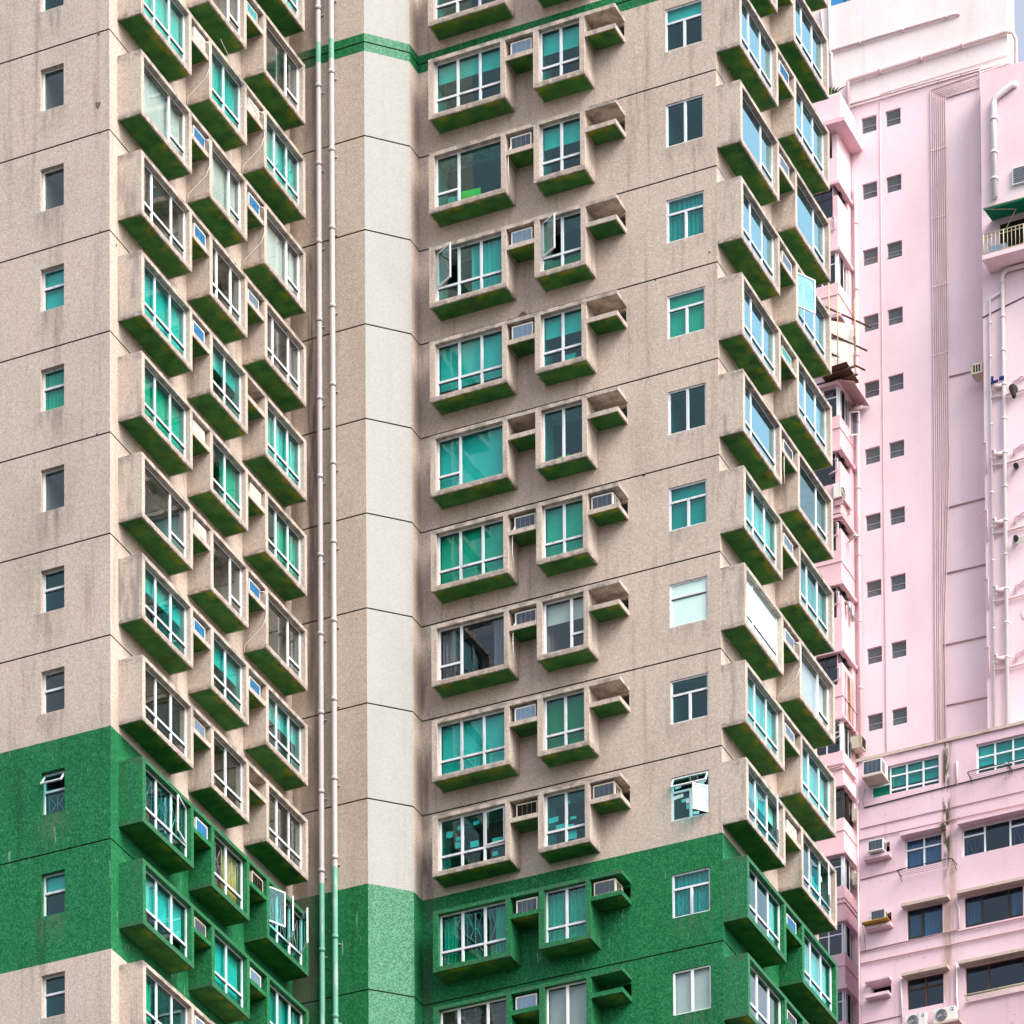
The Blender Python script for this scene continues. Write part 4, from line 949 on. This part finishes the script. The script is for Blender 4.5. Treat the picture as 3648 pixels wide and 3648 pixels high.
ab('roof', 'coping', (-15.26, 8, YL + .4, YW - .01, 11.2, 11.4))
b = MB(); b.q((-15.26, YL, ZBOT), (-15.26, YW, ZBOT), (-15.26, YW, 11.44), (-15.26, YL, 11.44)); under(b.build('side_wall', 'pink_annex'), annex)
for a, b_, c, d_ in ACH:
    b = MB(); b.box(a - .02, b_ + .02, YL + .351, YL + .9, c - .02, d_ + .02, skip='f'); under(b.build('room_interior', 'hole_dark'), annex)
def awin(x0, x1, z0, z1, cols, trans, gl, fr, cur=None, spans=None, nolow=False, gr=()):
    wn = link('window', None, None, (x0, YL, z0)); under(wn, annex)
    W, H = x1 - x0, z1 - z0; xs = [0] + [W * c for c in cols] + [W]
    y = .12; b = MB(); fb = .05
    b.box(0, fb, y, y + .07, 0, H); b.box(W - fb, W, y, y + .07, 0, H); b.box(fb, W - fb, y, y + .07, 0, fb); b.box(fb, W - fb, y, y + .07, H - fb, H)
    for x in xs[1:-1]: b.box(x - .035, x + .035, y + .001, y + .069, fb, H - fb)
    for i, (p, q) in enumerate(zip(xs, xs[1:])):
        ts = trans[i] if isinstance(trans, list) else trans
        for t_ in ts: b.box(p + .035, q - .035, y + .003, y + .067, H * t_ - .03, H * t_ + .03)
        cuts = [0] + [H * t_ for t_ in ts] + [H]
        for e, f in zip(cuts, cuts[1:]):
            pm = MB(); pm.box(p + .036, q - .036, y + .03, y + .036, e + .03, f - .03); pm.build('pane', gl, wn)
        if i in gr:
            g0 = 0; g1 = H * ts[-1] if ts else H
            def bar(bb, p1, q1): bb.tube([(p1[0], y + .10, p1[1]), (q1[0], y + .10, q1[1])], .010, 5)
            gb = MB(); xa, xb_ = p + .15, q - .12; za, zb_ = .12, g1 - .08; xm = (xa + xb_) / 2
            bar(gb, (xa, za), (xb_, za)); bar(gb, (xa, zb_), (xb_, zb_)); bar(gb, (xa, za), (xa, zb_)); bar(gb, (xb_, za), (xb_, zb_))
            bar(gb, (xa + .05, zb_), (xm - .05, za)); bar(gb, (xb_ - .05, zb_), (xm + .05, za)); bar(gb, (xm, za), (xm, zb_))
            gb.build('window_grille', 'white_alu' if fr != 'black_metal' else 'bar', wn)
    b.build('window_frame', fr, wn)
    room(wn, -.02, W + .02, -.02, H + .02, .21, 2.2, False)
    for (m_, c_, p, q) in (cur or []): curtain(wn, m_, c_, W * p + .04, W * q - .04, .04, H - .04, .26, (x0, z0))
awin(*AWN[0][:4], [.28, .52, .76], [[.42], [.18, .66], [.18, .66], [.18, .66]], 'glass_teal', 'white_alu', [('q', 'T', .28, 1), ('b', 'G', 0, .28)])
awin(*AWN[1][:4], [.22, .44, .66], [[.18, .58]] * 4, 'glass_teal', 'white_alu', [('q', 'W', 0, .22), ('k', 'T', .22, 1)])
awin(*AWN[2][:4], [.5], [[.66]] * 2, 'glass_navy', 'white_alu', [('w', 'W', 0, 1)], gr=(0, 1))
awin(*AWN[3][:4], [.26, .56, .84], [[.72], [], [.72], [.72]], 'glass_navy', 'white_alu', None, gr=(0, 2))
awin(*AWN[4][:4], [.4], [[.1], []], 'glass_navy', 'black_metal', [('w', 'V', 0, .4), ('l', 'W', .42, 1), ('r', 'C', .2, .95)], gr=(0,))
awin(*AWN[5][:4], [.28, .74], [[.1], [], [.1]], 'glass_navy', 'black_metal', [('l', 'V', 0, .8), ('w', 'V', .76, 1)], gr=(0, 2))
awin(*AWN[6][:4], [.5], [[.68]] * 2, 'glass_navy', 'dark_wood')
awin(*AWN[7][:4], [.27, .7], [[], [.0], []], 'glass_navy', 'dark_wood')
for x0, x1, z in [(-13.46, -11.6, 7.93), (-11.07, -6, 7.88), (-13.44, -11.5, 5.07), (-11.14, -6, 5.1), (-13.46, -11.55, 2.27), (-11.1, -6, 2.27)]:
    ab('window_hood', 'coping' if z < 6 else 'pink_annex', (x0, x1, YL - .32, YL - .001, z, z + .12))
for x0, x1, z in [(-14.97, -13.9, 7.26), (-14.95, -13.88, 4.44), (-14.97, -13.99, 1.68)]:
    ab('ledge', 'pink_annex', (x0, x1, YL - .34, YL - .001, z, z + .13))
ab('ledge_hood', 'pink_annex', (-15.0, -13.96, YL - .30, YL - .001, 2.33, 2.42))
ac_unit((-14.72, YL - .12, 7.45), 0, 'Wd', 'white slatted air conditioner on pink ledge below the annex teal window', 'air conditioners on the pink buildings', .64, .44, .42)
ac_unit((-14.66, YL - .05, 4.66), 0, 'Od', 'old air conditioner on pink ledge with yellow drip tray', 'air conditioners on the pink buildings', .6, .42, .40)
ac_unit((-14.80, YL - .02, 10.42), 0, 'Wd', 'large white air conditioner boxed out under the annex parapet', 'air conditioners on the pink buildings', .78, .58, .78)
ab('unit_shelf', 'coping', (-14.84, -13.98, YL - .82, YL - .001, 10.34, 10.40))
b = MB(); b.box(-14.98, -13.9, YL - .62, YL - .18, 4.60, 4.63); o = b.build('drip_tray', 'rust_yellow'); tag(o, 'rusty yellow drip tray below the old annex air conditioner', 'tray')
pipe('cable', [(-14.98, YL - .55, 4.6), (-14.95, YL - .4, 4.2), (-14.98, YL - .2, 3.7)], .012, 'black_metal', 'black wire hanging from the yellow drip tray', None, 'cable', 5)
def rack(x0, x1, z, label, mat='black_metal', dep=.62, nb=4):
    t = thing('laundry_rack', (x0, YL, z), 0, label, 'laundry rack', 'laundry racks')
    W = x1 - x0; c = .12
    b = MB(); b.tube([(0, -.02, 0), (0, -dep + c, 0), (c * .3, -dep + c * .3, 0), (c, -dep, 0), (W - c, -dep, 0), (W - c * .3, -dep + c * .3, 0), (W, -dep + c, 0), (W, -.02, 0)], .018, 6); b.build('rack_frame', mat, t)
    b = MB(); b.tube([(.02, -dep + c, -.02), (.02, -.02, -.2)], .014, 5); b.tube([(W - .02, -dep + c, -.02), (W - .02, -.02, -.2)], .014, 5); b.build('brace', mat, t)
    for i in range(nb): part('rod', t, ('rod', round(W, 2), mat), mat, lambda b: b.tube([(.0, 0, 0), (W, 0, 0)], .007, 5), (0, -dep * (i + .7) / (nb + .6), 0))
rack(-13.50, -11.20, 6.42, 'black laundry rack below the white curtained annex window')
rack(-10.55, -8.95, 9.72, 'black laundry rack below the large teal annex window, left one')
rack(-8.90, -7.3, 9.74, 'black laundry rack below the large teal annex window, at frame edge')
rack(-10.80, -7.9, .86, 'cream wire laundry rack below the lowest wide annex window', 'rail', .55, 6)
condenser((-13.25, YL - .15, .02), 0, 'outdoor condenser unit below the lowest annex window, left of two')
condenser((-12.10, YL - .15, .02), 0, 'outdoor condenser unit below the lowest annex window, right of two', W=.9)
ab('unit_shelf', 'coping', (-13.4, -11.0, YL - .55, YL - .001, -.08, .0))
for i, (pts, r, mt, lb) in enumerate([
    ([(-15.03, YL - .03, 9.55), (-11.7, YL - .03, 9.63), (-5, YL - .03, 9.80)], .022, 'black_metal', 'dark thin pipe along the annex below the teal windows'),
    ([(-15.2, YL - .03, 8.72), (-5, YL - .03, 8.80)], .018, 'pink_dark_pipe', 'thin pink line along the annex between first and second windows, upper'),
    ([(-15.25, YL - .05, 8.25), (-5, YL - .05, 8.24)], .026, 'pink_dark_pipe', 'pink pipe along the annex just above the second window hoods'),
    ([(-15.23, YL - .03, 6.66), (-13.45, YL - .03, 6.74)], .02, 'pink_dark_pipe', 'short pink pipe below the slatted annex air conditioner'),
    ([(-15.30, YL - .06, 3.72), (-11.25, YL - .06, 3.78), (-11.16, YL - .06, 3.70), (-5, YL - .06, 3.72)], .028, 'pink_dark_pipe', 'pink pipe along the sills of the third annex windows'),
    ([(-15.34, YL - .06, 3.05), (-15.34, YL - .06, 3.22), (-15.2, YL - .06, 3.25), (-5, YL - .06, 3.24)], .03, 'pink_dark_pipe', 'pink pipe along the annex above the fourth windows'),
    ([(-15.2, YL - .03, .8), (-13.5, YL - .03, .85)], .02, 'pink_dark_pipe', 'short pink pipe left of the condenser units'),
    ([(-10.9, YL - .05, .78), (-5, YL - .05, .80)], .03, 'pink_pipe', 'pink pipe along the sill of the lowest wide annex window'),
    ([(-15.30, YL - .07, -3), (-15.30, YL - .07, 11.2)], .045, 'pink_pipe', 'pink pipe down the left edge of the annex'),
    ([(-15.08, YL - .05, 4.3), (-15.08, YL - .05, 3.72)], .02, 'pink_pipe', 'short pale upright pipe under the yellow drip tray'),
    ([(-11.15, YL - .05, 10.55), (-11.15, YL - .05, 9.62)], .035, 'pink_pipe', 'pale upright pipe between the two teal annex windows'),
    ([(-13.56, YL - .06, 2.35), (-13.52, YL - .06, .55)], .035, 'white_pipe', 'white refrigerant pipe left of the lowest annex window'),
    ([(-11.23, YL - .06, 2.42), (-11.26, YL - .06, 1.2), (-11.2, YL - .1, .6), (-11.3, YL - .2, .3)], .04, 'white_pipe', 'white refrigerant pipe right of the lowest annex window'),
    ([(-11.14, YL - .06, 5.2), (-11.22, YL - .06, 4.9), (-11.12, YL - .06, 4.6), (-11.14, YL - .06, 3.8)], .03, 'pink_pipe', 'pink pipe bending down beside the third wide annex window'),
    ([(-15.0, YL - .04, 10.3), (-15.08, YL - .04, 9.9), (-15.03, YL - .04, 9.55)], .012, 'pink_dark_pipe', 'thin wire under the large boxed annex air conditioner')]):
    pipe('wall_pipe', pts, r, mt, lb, 'annex wall pipes', 'pipe', 7)
# far right piece behind the wing: rooftop pipes against the sky
pipe('vent_pipe', [(-10.2, YT + 1, 41.6), (-10.2, YT + 1, 46.6)], .06, 'white_pipe', 'pale vent pipe standing against the sky at the upper frame corner', None, 'pipe', 8)
pb('rooftop_wall', 'pink', (-10.6, 6, YT - .3, YT + .9, 42.43, 42.9))

# ------------------------------------------------------------------ ground
b = MB(); b.q((-3000, -3000, ZBOT), (3000, -3000, ZBOT), (3000, 3000, ZBOT), (-3000, 3000, ZBOT)); struct(b.build('ground', 'street'))
SC.cycles.max_bounces = 6; SC.cycles.diffuse_bounces = 3; SC.cycles.glossy_bounces = 3; SC.cycles.transparent_max_bounces = 16; SC.cycles.caustics_reflective = False; SC.cycles.caustics_refractive = False
